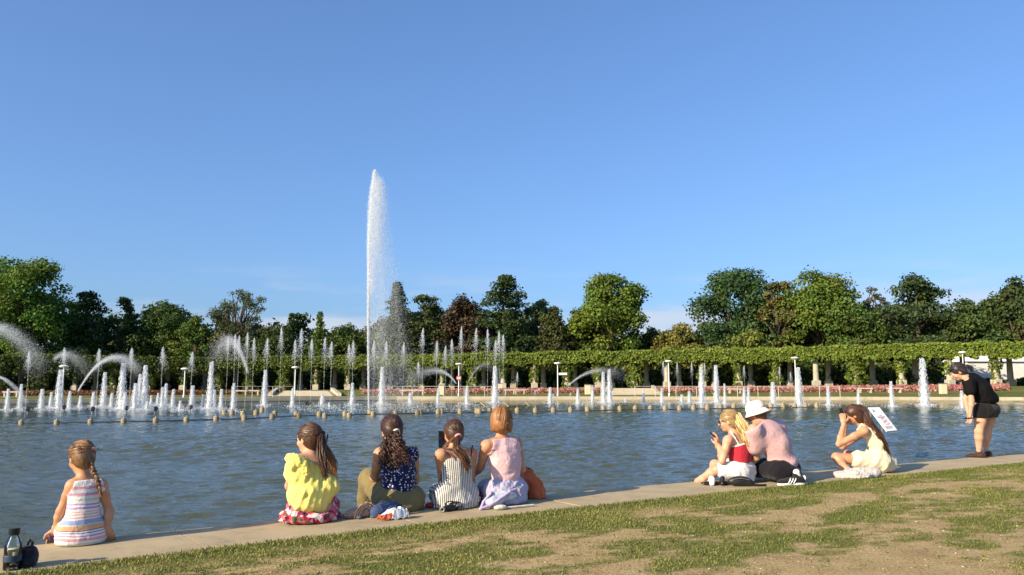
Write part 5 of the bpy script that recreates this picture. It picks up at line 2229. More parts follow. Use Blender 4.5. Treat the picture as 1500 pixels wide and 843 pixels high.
I.ell(p.P(478, 712, .03), (.075, .09, .085), p.M, .05)
top = p.part('yellow_top', I, YEL, .0075, .010, (plane_cut(p.P(449, 671, -.05), p.upv * .8 - p.fore * .25 + p.lat * .55), ball_cut(p.J['sr'] + p.lat * .02, .075)), folds(5, .016, 30, .5))
I = Imp()
a = p.J['sl']
for q, (dx, dy, dz, r) in enumerate(((-.015, -.045, .022, .036), (-.035, .0, .03, .034), (.012, -.065, .0, .034), (.035, -.075, -.035, .032), (-.04, -.03, -.03, .03), (.05, -.08, -.075, .028))):
    I.ell(a + p.lat * dx + p.fore * dy + p.upv * dz, (r * 1.1, r, r), p.M, .02)
p.part('ruffle_sleeve', I, YEL, .006, .004, (), folds(6, .012, 60), parent=None)
I = Imp()
I.ell(v3(p.pel[0], p.pel[1] - .01, .035), (.225, .17, .042), p.hM, .03)
for h in ('hl', 'hr'):
    I.cone(p.J[h] - v3(0, 0, .01), p.J['k' + h] - v3(0, 0, .01), .088, .08, .04)
p.part('floral_skirt', I, m_floral(), .0075, .006, (lambda X, Y, Z: .003 - Z + 0 * X,), folds(7, .022, 34, .15))
HD = m_hair('hair_dark_brown', (.012, .005, .003), (.115, .05, .022))
p.hair_cap(.010, mat=HD)
tg = (.030, -.105, .020)
p.cap_strands(130, tg, HD, 3, .0045)
p.flyaways(36, HD, 3)
p.part('scrunchie', ring_imp(p.H(.035, -.118, .018), p.H(.05, -.15, -.01) - p.H(.03, -.1, .02), .020, .013), m_cloth('black_velvet', (.015, .014, .02)), .005, 0, (), folds(2, .004, 120))
p.tail([p.H(.03, -.105, .02), p.P(471, 645, -.04), p.P(470, 662, -.10), p.P(474, 684, -.14), p.P(478, 706, -.15)], 95, HD, .045, 5, .005, .008)
p.tail([p.P(474, 650, -.02), p.P(483, 668, -.02), p.P(489, 682, .0), p.P(488, 698, .0)], 45, m_hair('hair_auburn', (.05, .02, .008), (.28, .13, .05)), .035, 6, .005, .008, name='loose_hair')
phone(p.P(478, 650, .22), v3(-.8, -.2, .1), v3(-.1, .1, 1), 'dark phone held up by the person in yellow')

# ---------------- 3 navy dotted top, curly hair
p = Person('person with long curly dark hair in a navy dotted top and olive trousers', 6.85, (585, 745),
           dict(hl=(566, 734, -.07), hr=(604, 731, .08), ch=(584, 692, 0), nk=(576, 657, .02), sl=(556, 666, -.09), sr=(605, 664, .11), hd=(573, 630, .04),
                el=(548, 700, .03), wl=(562, 706, .20), er=(608, 704, .16), wr=(596, 700, .34), kl=(541, 702, .24), al=(536, 742, .30), kr=(598, 727, .42), ar=(592, 790, .46)),
           (-.48, .84, -.22), .97, SKIN_A)
p.leg('hl', 'kl', 'al', p.J['al'] + RIM_N * .14)
p.leg('hr', 'kr', 'ar', p.J['ar'] + RIM_N * .14)
p.hand('wl', v3(.7, .3, -.2), v3(0, 0, -1), .4, 1)
p.hand('wr', v3(-.6, .5, .2), v3(0, 0, -1), .4, -1)
p.finish()
I = p.torso_imp(0, slice(1, 7))
p.part('dotted_top', I, m_dots(), .0075, .017, (plane_cut(p.J['nk'] - p.upv * .02, p.upv + p.fore * .1), plane_cut(p.P(585, 721, 0), -p.upv), ball_cut(p.J['sl'] - p.lat * .045 + p.upv * .0, .075), ball_cut(p.J['sr'] + p.lat * .045, .07)), folds(8, .008, 30))
I = Imp()
p.hips(I)
I.ell(v3(p.pel[0], p.pel[1] - .01, .035), (.175, .14, .04), p.hM, .04)
for h, k in (('hl', 'kl'), ('hr', 'kr')):
    I.cone(p.J[h], p.J[k], .100, .080, .04)
I.cone(p.J['kl'], p.J['al'], .082, .066, .03)
I.cone(p.J['kr'], p.J['ar'], .082, .066, .03)
p.part('olive_trousers', I, m_cloth('olive_cotton', (.20, .155, .065)), .0075, .006, (plane_cut(p.J['al'] - v3(0, 0, .02), (0, 0, -1)), ), folds(12, .013, 26))
HC = m_hair('hair_curly', (.006, .003, .002), (.075, .028, .014))
p.hair_cap(.016, mat=HC)
p.cap_strands(110, (0, -.10, .0), HC, 7, .005, 1.22)
p.flyaways(36, HC, 7)
p.part('hair_tie', ring_imp(p.H(-.005, -.128, -.035), p.H(0, -.15, -.1) - p.H(0, -.1, 0), .022, .010), m_cloth('cream_tie', (.62, .55, .48)), .005)
for q, (xe, ye, sd) in enumerate(((558, 690, 1), (572, 694, 2), (588, 690, 3), (602, 686, 4), (598, 668, 5), (562, 672, 6))):
    p.tail([p.H(0, -.118, -.03), p.P((573 * 2 + xe) / 3, 646, -.12), p.P((573 + xe * 2) / 3, (646 + ye) / 2, -.155), p.P(xe, ye, -.16)], 34, HC, .052, 20 + q, .0055, curl=.016, name='curls')

# ---------------- 4 striped dress
p = Person('person in a white dress with thin black stripes and dark straps', 7.05, (665, 740),
           dict(hl=(653, 726, -.07), hr=(684, 723, .08), ch=(669, 692, 0), nk=(666, 661, .02), sl=(645, 667, -.09), sr=(691, 665, .11), hd=(664, 635, .05),
                el=(648, 706, .03), wl=(649, 662, .22), er=(690, 704, .18), wr=(672, 664, .32)),
           (-.40, .88, -.22), .92, SKIN_A)
hang_legs(p, .32, n=(-.18, .98, 0))
p.hand('wl', v3(.0, .2, .9), v3(.6, -.3, 0), .8, 1)
p.hand('wr', v3(-.3, .1, .9), v3(-.6, -.3, 0), .8, -1)
p.finish()
PIN = m_pin(unit(v3(.97, .26, .06)))
I = p.torso_imp(0, slice(0, 4))
I.ell(p.pel - v3(0, 0, .05), (.160, .135, .062), p.hM, .05)
I.ell(v3(p.pel[0], p.pel[1] - .01, .03), (.185, .14, .032), p.hM, .04)
for h in ('hl', 'hr'):
    I.cone(p.J[h], p.J['k' + h], .090, .08, .04)
p.part('striped_dress', I, PIN, .0075, .013, (plane_cut(p.P(668, 671, -.05), p.upv - p.fore * .05), lambda X, Y, Z: .003 - Z + 0 * X), folds(14, .010, 28, .3))
for sd, k, t0, t1 in ((-1, 'sl', (660, 670), (648, 657)), (1, 'sr', (690, 668), (692, 652))):
    p.part('strap', surf_strap([p.P(t0[0], t0[1], -.10 + .04 * sd), p.P((t0[0] + t1[0]) / 2, (t0[1] + t1[1]) / 2, -.075 + .06 * sd), p.P(t1[0], t1[1] + 1, -.02 + .06 * sd)], .0065), m_cloth('dark_strap', (.03, .02, .02)), .004)
p.hair_cap(.012, mat=HD)
p.cap_strands(130, (0, -.105, -.035), HD, 9, .0045)
p.flyaways(36, HD, 9)
p.part('hair_tie', ring_imp(p.H(.0, -.122, -.045), p.H(.0, -.15, -.12) - p.H(0, -.1, 0), .022, .010), m_cloth('pink_tie', (.72, .32, .36)), .005)
p.tail([p.H(0, -.115, -.035), p.P(669, 657, -.13), p.P(678, 668, -.14), p.P(684, 680, -.14), p.P(686, 695, -.14)], 90, HD, .042, 10, .005, .007)
p.tail([p.H(-.03, -.11, -.05), p.P(652, 654, -.1), p.P(646, 660, -.06)], 20, m_hair('hair_auburn', (.05, .02, .008), (.28, .13, .05)), .014, 11, .004, 0, name='loose_hair')
phone(p.P(647, 644, .16), v3(.5, -.5, .1), v3(0, .1, 1), 'black phone held up by the person in the striped dress')

# ---------------- 5 pink tank top
p = Person('person with short ginger blond hair in a pale pink tank top', 7.25, (739, 735),
           dict(hl=(725, 719, -.07), hr=(756, 716, .08), ch=(740, 676, 0), nk=(735, 644, .02), sl=(712, 654, -.10), sr=(757, 650, .11), hd=(733, 618, .04),
                el=(704, 684, .03), wl=(692, 697, .24), er=(764, 688, .14), wr=(752, 706, .32)),
           (-.42, .88, -.08), .97, SKIN_A, wide=1.02)
hang_legs(p, .32, n=(-.18, .98, 0))
p.hand('wl', v3(-.4, .8, -.2), v3(0, 0, -1), .5, 1)
p.hand('wr', v3(-.5, .6, -.3), v3(0, 0, -1), .5, -1)
p.finish()
I = p.torso_imp(0, slice(1, 7))
p.part('pink_tank_top', I, m_cloth('pale_pink_jersey', (.72, .47, .48), .05), .0075, .018, (plane_cut(p.J['nk'] + p.upv * .004, p.upv + p.fore * .1), plane_cut(p.P(740, 709, 0), -p.upv), ball_cut(p.J['sl'] - p.lat * .03 + p.upv * .015, .092), ball_cut(p.J['sr'] + p.lat * .03 + p.upv * .015, .092)), folds(15, .008, 34, 1.8))
I = Imp()
p.hips(I, .018)
I.ell(p.pel + v3(0, 0, .03), (.15, .11, .10), p.hM, .04)
I.ell(v3(p.pel[0], p.pel[1] - .01, .035), (.205, .155, .04), p.hM, .04)
for h in ('hl', 'hr'):
    I.cone(p.J[h], p.J['k' + h], .092, .08, .04)
p.part('lilac_skirt', I, m_cloth('lilac_cotton', (.40, .38, .50), .12), .0075, .004, (lambda X, Y, Z: .003 - Z + 0 * X,), folds(16, .014, 55, .12))
HG = m_hair('hair_ginger', (.07, .020, .005), (.44, .20, .065), .45)


def bob(I):
    I.ell(p.H(0, -.045, -.030), np.array((.096, .075, .085)) * p.hs, p.HM, .03)
    for sd in (-1, 1):
        I.ell(p.H(sd * .082, -.01, -.025), np.array((.018, .05, .062)) * p.hs, p.HM, .02)


p.hair_cap(.016, mat=HG, extra=bob, face=True)
rgh = np.random.default_rng(4)
paths = []
for _ in range(330):
    az = rgh.uniform(.55, 2 * math.pi - .55)     # 0 is the face
    lenf = rgh.uniform(.8, 1.0)
    pts = []
    crown = v3(.0, -.06, .13)
    for q in np.linspace(.05, 1, 8):
        zz_ = .1448 - .25 * q ** 1.4 * lenf
        rad_ = math.sqrt(max(0, 1 - ((zz_ - .02) / .125) ** 2)) if zz_ > .02 else 1 - .12 * ((.02 - zz_) / .1)
        a = az + .15 * math.sin(q * 4 + az * 3)
        pts.append(p.H(math.sin(a) * .098 * rad_, -.018 + math.cos(a) * .112 * rad_ - .008, zz_))
    paths.append(pts)
p.strands(paths, .0048, HG, 'bob_strands', 5)
p.flyaways(40, HG, 5)

# ---------------- 6 red top
p = Person('person with long blond hair in a red strappy top and white shorts', 8.80, (1080, 705),
           dict(hl=(1077, 690, -.09), hr=(1092, 687, .10), ch=(1084, 661, 0), nk=(1076, 637, .0), sl=(1066, 646, -.13), sr=(1092, 641, .14), hd=(1067, 617, .02),
                el=(1058, 676, -.15), wl=(1053, 652, -.06), er=(1064, 676, .18), wr=(1051, 654, .08), kl=(1049, 689, -.07), al=(1027, 702, .03), kr=(1047, 681, .16), ar=(1040, 712, .30)),
           (-.93, .33, -.20), .95, SKIN_B)
p.leg('hl', 'kl', 'al', p.P(1019, 707, .10))
p.leg('hr', 'kr', 'ar', p.J['ar'] + v3(-.1, .1, -.03))
p.hand('wl', v3(-.1, .1, .9), v3(-.8, .3, 0), .6, 1)
p.hand('wr', v3(-.1, 0, .9), v3(-.7, -.3, 0), .7, -1)
p.finish()
I = p.torso_imp(0, slice(1, 4))
RED = m_cloth('red_jersey', (.58, .028, .045), .08)
p.part('red_top', I, RED, .0075, .013, (plane_cut(p.P(1083, 652, -.08), p.upv + p.lat * -.05), plane_cut(p.P(1085, 677.5, 0), -p.upv)), folds(18, .006, 30))
WHT = m_cloth('white_cotton', (.78, .76, .72), .04)
I = p.torso_imp(0, slice(1, 4))
p.part('white_trim', I, WHT, .0075, .017, (plane_cut(p.P(1083, 650.5, -.08), p.upv + p.lat * -.05), plane_cut(p.P(1083, 653, -.08), -p.upv + p.lat * .05)), None)
for pts in ([(1083, 652, -.115), (1077, 642, -.13), (1070, 632, -.11)], [(1098, 650, -.02), (1097, 640, .02), (1092, 632, .06)]):
    p.part('strap', surf_strap([p.P(*q) for q in pts], .007), WHT, .004)
I = Imp()
p.hips(I)
I.ell(v3(p.pel[0], p.pel[1] - .01, .035), (.165, .125, .038), p.hM, .04)
for h, k, g_ in (('hl', 'kl', .55), ('hr', 'kr', .55)):
    I.cone(p.J[h], p.J[h] * (1 - g_) + p.J[k] * g_, .094, .090, .04)
p.part('white_shorts', I, WHT, .0075, .006, (plane_cut(p.P(1085, 672, 0), p.upv), lambda X, Y, Z: .003 - Z + 0 * X), folds(19, .010, 34))
HBL = m_hair('hair_blond', (.20, .12, .04), (.78, .58, .26), .4)
p.hair_cap(.010, mat=m_hair('hair_blond_root', (.10, .06, .025), (.46, .30, .13)))
p.cap_strands(120, (.0, -.09, .045), m_hair('hair_blond_root', (.1, .06, .025), (.46, .3, .13)), 12, .005)
p.part('hair_tie', ring_imp(p.H(.0, -.108, .045), p.H(0, -.15, .03) - p.H(0, -.1, .045), .018, .008), m_cloth('tan_tie', (.55, .32, .2)), .005)
p.tail([p.H(0, -.1, .045), p.P(1081, 614, -.03), p.P(1089, 628, -.08), p.P(1096, 642, -.11), p.P(1101, 656, -.13)], 340, HBL, .072, 13, .005, .020)
I = Imp()
for sd in (-1, 1):
    I.ell(p.H(sd * .034, .100, .006), np.array((.028, .008, .022)) * p.hs, p.HM, .006)
    I.cone(p.H(sd * .06, .085, .012), p.H(sd * .079, .0, .008), .0045, .004, .004)
p.part('sunglasses', I, BLACKP, .0045)
phone(p.P(1048, 642, .0), v3(.5, -.1, .5), v3(-.45, .1, .85), 'black phone held by the person in the red top', (.09, .17))

# ---------------- 7 man in salmon shirt
p = Person('person in a salmon t-shirt and pale bucket hat leaning forward', 8.82, (1140, 705),
           dict(hl=(1140, 688, -.10), hr=(1154, 685, .10), ch=(1132, 648, .0), nk=(1113, 619, .02), sl=(1103, 631, -.16), sr=(1139, 627, .18), hd=(1107, 605, .05),
                el=(1108, 670, -.02), wl=(1094, 684, .18), er=(1140, 668, .30), wr=(1115, 680, .34), kl=(1112, 687, .12), al=(1166, 693, -.10), kr=(1120, 684, .34), ar=(1150, 697, .10)),
           (-.70, .62, -.34), 1.10, SKIN_B, wide=1.0)
p.leg('hl', 'kl', 'al')
p.leg('hr', 'kr', 'ar')
p.hand('wl', v3(-.6, .4, -.3), v3(0, 0, -1), .5, 1)
p.hand('wr', v3(-.6, .2, -.3), v3(0, 0, -1), .5, -1)
p.finish()
SALM = m_cloth('salmon_jersey', (.60, .365, .36), .03)
I = p.torso_imp(0, slice(1, 7))
I.ell(p.P(1149, 681, -.01), (.158, .125, .095), p.M, .06)
I.ell(p.P(1140, 652, -.02), (.15, .11, .17), p.M, .06)
for a, e in (('sl', 'el'), ('sr', 'er')):
    I.cone(p.J[a], p.J[a] * .42 + p.J[e] * .58, .074, .082, .05)
I.ell(p.P(1122, 636, .0), (.20, .11, .11), p.M, .06)
p.part('salmon_shirt', I, SALM, .0085, .016, (plane_cut(p.J['nk'] + p.upv * .005, p.upv), plane_cut(p.P(1150, 693, 0), v3(.05, 0, -1))), folds(21, .012, 13, .9))
SALD = m_cloth('salmon_hem', (.50, .29, .285))
p.part('collar', ring_imp(p.J['nk'] + p.upv * .008, p.upv, .062 * p.s, .010, 16), SALD, .005)
for a, e in (('sl', 'el'), ('sr', 'er')):
    p.part('sleeve_hem', ring_imp(p.J[a] * .38 + p.J[e] * .62, p.J[e] - p.J[a], .096, .007, 18), SALD, .006)
I = Imp()
I.ell(p.pel, (.185, .145, .115), p.hM, .04)
p.part('maroon_waistband', I, m_cloth('maroon_cotton', (.14, .018, .022)), .008, .012, (plane_cut(p.P(1150, 680, 0), (0, 0, 1)), plane_cut(p.P(1150, 694, 0), (0, 0, -1))), None)
I = Imp()
p.hips(I)
for h, k, a in (('hl', 'kl', 'al'), ('hr', 'kr', 'ar')):
    I.cone(p.J[h], p.J[k], .110, .080, .04)
    I.cone(p.J[k], p.J[a], .080, .048, .03)
p.part('dark_trousers', I, m_cloth('dark_navy_cotton', (.010, .009, .013)), .008, .006, (plane_cut(p.P(1150, 690, 0), (0, 0, 1)) if False else (lambda X, Y, Z: .003 - Z + 0 * X), lambda X, Y, Z: Z - float(p.P(1150, 668, 0)[2])), folds(22, .010, 24))


def sneaker(p, heel, toe, name='sneaker'):
    d = unit(toe - heel)
    side = unit(np.cross(d, v3(0, 0, 1)))
    if side[1] > 0:
        side = -side                      # towards the grass
    L_ = np.linalg.norm(toe - heel)
    up_ = v3(0, 0, 1)
    I = Imp()
    I.ell(heel + d * L_ * .16 + up_ * .055, (.06, .040, .050), np.stack([d, side, up_]), .02)
    I.ell(heel + d * L_ * .45 + up_ * .050, (.085, .041, .040), np.stack([d, side, up_]), .03)
    I.ell(heel + d * L_ * .78 + up_ * .040, (.070, .044, .030), np.stack([d, side, up_]), .03)
    I.cone(heel + d * L_ * .22 + up_ * .075, heel + d * L_ * .30 + up_ * .105, .036, .034, .02)
    up = p.part(name, I, m_cloth('black_suede', (.018, .018, .020)), .006, 0, (lambda X, Y, Z: .022 - Z + 0 * X,))
    I = Imp()
    I.ell(heel + d * L_ * .25 + up_ * .012, (.088, .046, .03), np.stack([d, side, up_]), .02)
    I.ell(heel + d * L_ * .72 + up_ * .012, (.090, .050, .03), np.stack([d, side, up_]), .02)
    p.part('sole', I, mat_plain('white_rubber', (.74, .72, .66), .5, .05), .006, 0, (lambda X, Y, Z: .002 - Z + 0 * X, lambda X, Y, Z: Z - .030 + 0 * X), parent=up)
    for q in range(3):
        c = heel + d * L_ * (.40 + .10 * q) + side * .040
        p.part('side_stripe', surf_strap([c + up_ * .030 + d * .018, c + up_ * .056 - d * .0, c + up_ * .076 - d * .015 - side * .012], .0065), WHT, .004, parent=up)
    I = Imp()
    I.cone(heel + d * L_ * .22 + up_ * .09, heel + d * L_ * .27 + up_ * .135, .034, .036, .01)
    p.part('sock', I, WHT, .006, parent=up)
    I = Imp()
    I.ell(heel + up_ * .075 - d * .004, (.012, .03, .03), np.stack([d, side, up_]), .01)
    p.part('heel_tab', I, WHT, .005, parent=up)


h0, t0 = G(1178, 711), G(1139, 712)
sneaker(p, h0 + v3(0, .0, 0), t0)
I = Imp()
I.ell(p.H(0, -.012, .045), np.array((.094, .108, .080)) * p.hs, p.HM, .02)
I.ell(p.H(0, -.012, .085), np.array((.078, .092, .040)) * p.hs, p.HM, .02)
hat = p.part('bucket_hat', I, m_cloth('pale_hat_cotton', (.70, .60, .56), .04), .006, 0, (plane_cut(p.H(0, 0, .012), -p.hu_),), folds(30, .0015, 60))
mb = MB()
sg, th = 36, None
Vh = []
for rr_, zz_ in ((.090, .030), (.104, .008), (.128, -.018), (.140, -.032), (.138, -.036), (.102, .002), (.086, .022)):
    for q in range(sg):
        a = q * 2 * math.pi / sg
        Vh.append(p.H(math.cos(a) * rr_, -.012 + math.sin(a) * (rr_ + .014), zz_ + .004 * math.sin(3 * a)) - p.base)
q4 = []
for i in range(6):
    for j in range(sg):
        k = (j + 1) % sg
        q4.append([i * sg + j, i * sg + k, (i + 1) * sg + k, (i + 1) * sg + j])
mb.add(np.array(Vh), [np.array(q4)])
mb.build('brim', m_cloth('pale_hat_cotton', (.7, .6, .56)), hat, True)
p.hair_cap(.004, mat=m_hair('hair_short_brown', (.03, .016, .008), (.14, .08, .04)))

# ---------------- 8 cream dress
p = Person('person in a cream dress sitting cross-legged with long brown hair', 9.86, (1278, 690),
           dict(hl=(1290, 678, -.10), hr=(1299, 676, .12), ch=(1284, 647, 0), nk=(1264, 623, .0), sl=(1266, 632, -.15), sr=(1274, 628, .17), hd=(1250, 608, .01),
                el=(1229, 651, -.15), wl=(1236, 621, -.08), er=(1234, 655, .15), wr=(1238, 622, .06), kl=(1225, 670, -.06), al=(1240, 687, -.16), kr=(1242, 666, .30), ar=(1252, 685, .05)),
           (-.95, .20, -.26), .97, SKIN_A)
p.leg('hl', 'kl', 'al', p.P(1225, 691, -.06))
p.leg('hr', 'kr', 'ar', p.P(1262, 690, -.02))
p.hand('wl', v3(-.05, .1, 1), v3(.2, .8, 0), .75, -1)
p.hand('wr', v3(-.1, 0, 1), v3(.3, -.8, 0), .75, 1)
p.finish()
CRM = m_cloth('cream_linen', (.72, .63, .44), .05)
I = p.torso_imp(0, slice(0, 4))
I.ell(p.pel - v3(0, 0, .03), (.17, .13, .085), p.hM, .05)
I.ell(p.P(1280, 674, -.05), (.14, .13, .10), p.M, .06)
I.cone(p.J['hl'], p.J['hl'] * .5 + p.J['kl'] * .5, .098, .094, .04)
I.cone(p.J['hr'], p.J['hr'] * .5 + p.J['kr'] * .5, .095, .09, .04)
p.part('cream_dress', I, CRM, .0085, .012, (plane_cut(p.P(1272, 631, -.1), p.upv * 1 + p.fore * .35), lambda X, Y, Z: .003 - Z + 0 * X), folds(24, .015, 24, .7))
for pts in ([(1285, 643, -.14), (1275, 629, -.15), (1262, 622, -.12), (1256, 630, -.12)], [(1293, 640, .03), (1284, 626, .08), (1272, 620, .10)]):
    p.part('strap', surf_strap([p.P(*q) for q in pts], .012), CRM, .005)
HM_ = m_hair('hair_chestnut', (.010, .005, .003), (.105, .042, .018))
p.hair_cap(.014, mat=HM_, extra=lambda I: (I.ell(p.H(0, -.055, -.060), np.array((.070, .060, .075)) * p.hs, p.HM, .03), I.ell(p.H(0, -.07, -.12), np.array((.05, .045, .06)) * p.hs, p.HM, .03)))
p.cap_strands(130, (0, -.09, -.05), HM_, 14, .005)
p.flyaways(36, HM_, 14)
p.tail([p.H(0, -.085, -.03), p.P(1272, 622, -.05), p.P(1286, 637, -.10), p.P(1296, 655, -.11), p.P(1303, 672, -.11)], 150, HM_, .052, 15, .0055, .010, name='long_hair')
p.tail([p.H(0, -.06, .085), p.H(0, -.115, .03), p.P(1270, 617, -.05), p.P(1281, 631, -.09), p.P(1291, 648, -.11)], 130, HM_, .062, 25, .006, .008, name='long_hair')
phone(p.P(1233, 606, -.02), v3(.9, .1, .1), v3(0, .1, 1), 'phone raised to the face by the person in cream', (.07, .13))

# ---------------- 9 standing, black clothes
p = Person('standing person in black t-shirt and shorts bending over the water', 11.96, (1438, 668),
           dict(hl=(1438, 601, -.09), hr=(1452, 599, .11), ch=(1433, 566, 0), nk=(1413, 552, .0), sl=(1419, 561, -.17), sr=(1427, 557, .18), hd=(1403, 545, .01),
                el=(1423, 587, -.20), wl=(1421, 606, -.19), er=(1414, 585, .18), wr=(1419, 606, .08), kl=(1434, 632, -.07), al=(1434, 660, -.03), kr=(1446, 632, .10), ar=(1444, 657, .16)),
           (-.80, .22, -.56), 1.06, SKIN_B, wide=1.08)
p.leg('hl', 'kl', 'al')
p.leg('hr', 'kr', 'ar')
p.hand('wl', v3(-.1, .1, -1), v3(-.7, .3, 0), .6, 1)
p.hand('wr', v3(.1, 0, -1), v3(-.7, -.3, 0), .6, -1)
p.finish()
BLK = m_cloth('black_jersey', (.006, .0055, .006), .1)
BLK.node_tree.nodes['Principled BSDF'].inputs['Sheen Weight'].default_value = 0
I = p.torso_imp(0, slice(0, 7))
I.ell(p.P(1437, 574, -.01), (.17, .14, .15), p.M, .06)
I.ell(p.P(1445, 584, .0), (.168, .140, .085), p.hM, .06)
for a, e in (('sl', 'el'), ('sr', 'er')):
    I.cone(p.J[a], p.J[a] * .55 + p.J[e] * .45, .068, .066, .03)
p.part('black_shirt', I, BLK, .009, .014, (plane_cut(p.J['nk'] + p.upv * .0, p.upv), plane_cut(p.P(1445, 590, 0), (0, 0, -1))), folds(26, .012, 20))
I = Imp()
p.hips(I, .006)
I.ell(p.pel, (.150, .112, .13), p.hM, .04)
I.ell(p.pel - p.hf * .03, (.14, .095, .11), p.hM, .05)
for h, k in (('hl', 'kl'), ('hr', 'kr')):
    I.cone(p.J[h], p.J[h] * .55 + p.J[k] * .45, .100, .096, .04)
p.part('black_shorts', I, m_cloth('black_twill', (.008, .007, .007), .1), .009, .006, (plane_cut(p.P(1443, 612, 0), (0, 0, -1)),), folds(27, .010, 22))
for an, dx in (('al', -.02), ('ar', 0)):
    a = p.J[an].copy()
    a[2] = 0.0
    d = unit(v3(-.85, .5, 0))
    sd = unit(np.cross(d, v3(0, 0, 1)))
    I = Imp()
    A = np.stack([d, sd, v3(0, 0, 1)])
    I.ell(a - d * .03 + v3(0, 0, .035), (.055, .04, .05), A, .02)
    I.ell(a + d * .06 + v3(0, 0, .025), (.085, .044, .038), A, .03)
    I.ell(a + d * .13 + v3(0, 0, .018), (.05, .043, .028), A, .03)
    p.part('shoe', I, m_cloth('dark_brown_leather', (.045, .022, .016), .1, .5), .006, 0, (lambda X, Y, Z: .002 - Z + 0 * X,))
HK = m_hair('hair_black', (.008, .006, .006), (.05, .038, .034), .3)
p.hair_cap(.012, mat=HK)
p.cap_strands(120, (0, -.10, .0), HK, 16, .005)
p.flyaways(36, HK, 16)
p.tail([p.H(0, -.10, .0), p.H(.0, -.15, .0), p.H(0, -.17, -.06), p.H(0, -.15, -.12)], 50, HK, .03, 17, .005, .005)
I = Imp()
for sd in (-1, 1):
    I.ell(p.H(sd * .040, .075, .085), np.array((.030, .010, .022)) * p.hs, p.HM, .006)
    I.cone(p.H(sd * .07, .06, .082), p.H(sd * .092, -.02, .05), .005, .005, .004)
p.part('sunglasses', I, SCREEN, .005)
phone(p.P(1420, 613, -.20), v3(0, .2, 1), v3(-1, .2, .1), 'black phone held low by the standing person in black', (.075, .15))

# ------------------------------------------------------------------ belongings on the coping
def onrim(px, py, z=0.0):
    g_ = G(px, py)
    return v3(g_[0], g_[1], z)


def imp_obj(name, I, mat, parent, base, vox=.006, infl=0.0, cuts=(), disp=None):
    return obj(name, I.mesh(name, vox, infl, cuts, disp, base=base), mat, parent)


floor_cut = lambda X, Y, Z: .002 - Z + 0 * X

# glass bottle and dark pouch at the grass edge
b = G(17, 835)
b[2] = .0
root = empty('glass_bottle', b)
tag(root, 'clear glass bottle with black cap half full of pale drink', 'bottle')
t = NT('clear_glass')
t.set(Base_Color=(.9, .93, .92), Roughness=.04)
tp_ = t.n('ShaderNodeBsdfTransparent')
tp_.inputs['Color'].default_value = (.93, .95, .94, 1)
fr_ = t.n('ShaderNodeFresnel')
fr_.inputs['IOR'].default_value = 1.5
gl_ = t.n('ShaderNodeBsdfGlossy')
gl_.inputs['Roughness'].default_value = .04
mxg = t.n('ShaderNodeMixShader')
t.l(fr_.outputs[0], mxg.inputs[0])
t.l(tp_.outputs[0], mxg.inputs[1])
t.l(gl_.outputs[0], mxg.inputs[2])
t.l(mxg.outputs[0], t.out.inputs['Surface'])
GLASS = t.m
MB().lathe([(.005, .0), (.042, .002), (.046, .012), (.046, .135), (.040, .160), (.026, .185), (.024, .205), (.024, .212), (.020, .212), (.021, .185), (.036, .158), (.042, .134), (.042, .014), (.004, .008)], seg=28).build('glass', GLASS, root, True)
MB().lathe([(.027, .198), (.030, .200), (.030, .232), (.026, .236)], seg=20).build('cap', BLACKP, root)
MB().lathe([(.003, .012), (.0405, .016), (.0405, .118), (.003, .120)], seg=24).build('drink', mat_plain('pale_drink', (.78, .68, .40), .4, .2, 40), root, True)
MB().lathe([(.0475, .05), (.0485, .052), (.0485, .082), (.0475, .084)], seg=28).build('label_band', mat_plain('blue_black_band', (.03, .05, .09), .5, .2), root)
b2 = G(30, 831)
b2[2] = 0
root = empty('pouch', b2)
tag(root, 'small black pouch slumped against the glass bottle', 'pouch')
I = Imp()
I.ell(b2 + v3(.02, .03, .055), (.055, .06, .065), None, .02)
I.ell(b2 + v3(.045, .0, .03), (.04, .05, .04), None, .02)
imp_obj('pouch_body', I, m_cloth('black_nylon', (.014, .014, .017), .15, .6), root, b2, .005, 0, (floor_cut,), folds(3, .004, 70))
imp_obj('strap', surf_strap([b2 + v3(.04, .02, .09), b2 + v3(.05, .02, .135), b2 + v3(.03, .02, .15), b2 + v3(.01, .03, .11)], .007), BLACKP, root, b2, .004)

# straw bag, denim bag, crisp packet by the navy top
b = onrim(521, 759)
root = empty('woven_bag', b)
tag(root, 'woven straw shoulder bag lying beside the yellow top', 'bag')
I = Imp()
for q, (dx, dy, dz, r) in enumerate(((0, .02, .03, .055), (.07, .02, .04, .06), (.13, .02, .03, .045), (-.06, .03, .02, .03))):
    I.ell(b + RIM_T * dx + RIM_N * dy + v3(0, 0, dz), (r * 1.1, r, r * .8), None, .03)
t = NT('woven_straw')
c = t.ramp(t.noise(t.coord((1, 1, 1.8)), 75, 2), [(.36, (.10, .05, .05)), (.46, (.55, .33, .22)), (.56, (.62, .42, .30)), (.64, (.12, .08, .14))])
cloth_finish(t, c, bump=.8, bscale=110)
imp_obj('bag_body', I, t.m, root, b, .006, 0, (floor_cut,), folds(41, .006, 60))
STRAWM = m_cloth('straw_strap', (.55, .34, .22))
for q in range(3):
    h_ = .075 + .018 * q
    pts = [b + RIM_T * (.02 + (.06 + .02 * q) * math.cos(a)) + RIM_T * .05 + RIM_N * (-.045 - .004 * q) + v3(0, 0, max(.008, .01 + h_ * math.sin(a))) for a in np.linspace(0, math.pi, 9)]
    imp_obj('strap', surf_strap(pts, .007), STRAWM, root, b, .004)
I = Imp()
I.ell(b + RIM_T * -.0 + RIM_N * -.07 + v3(0, 0, .012), (.022, .02, .014), None, .01)
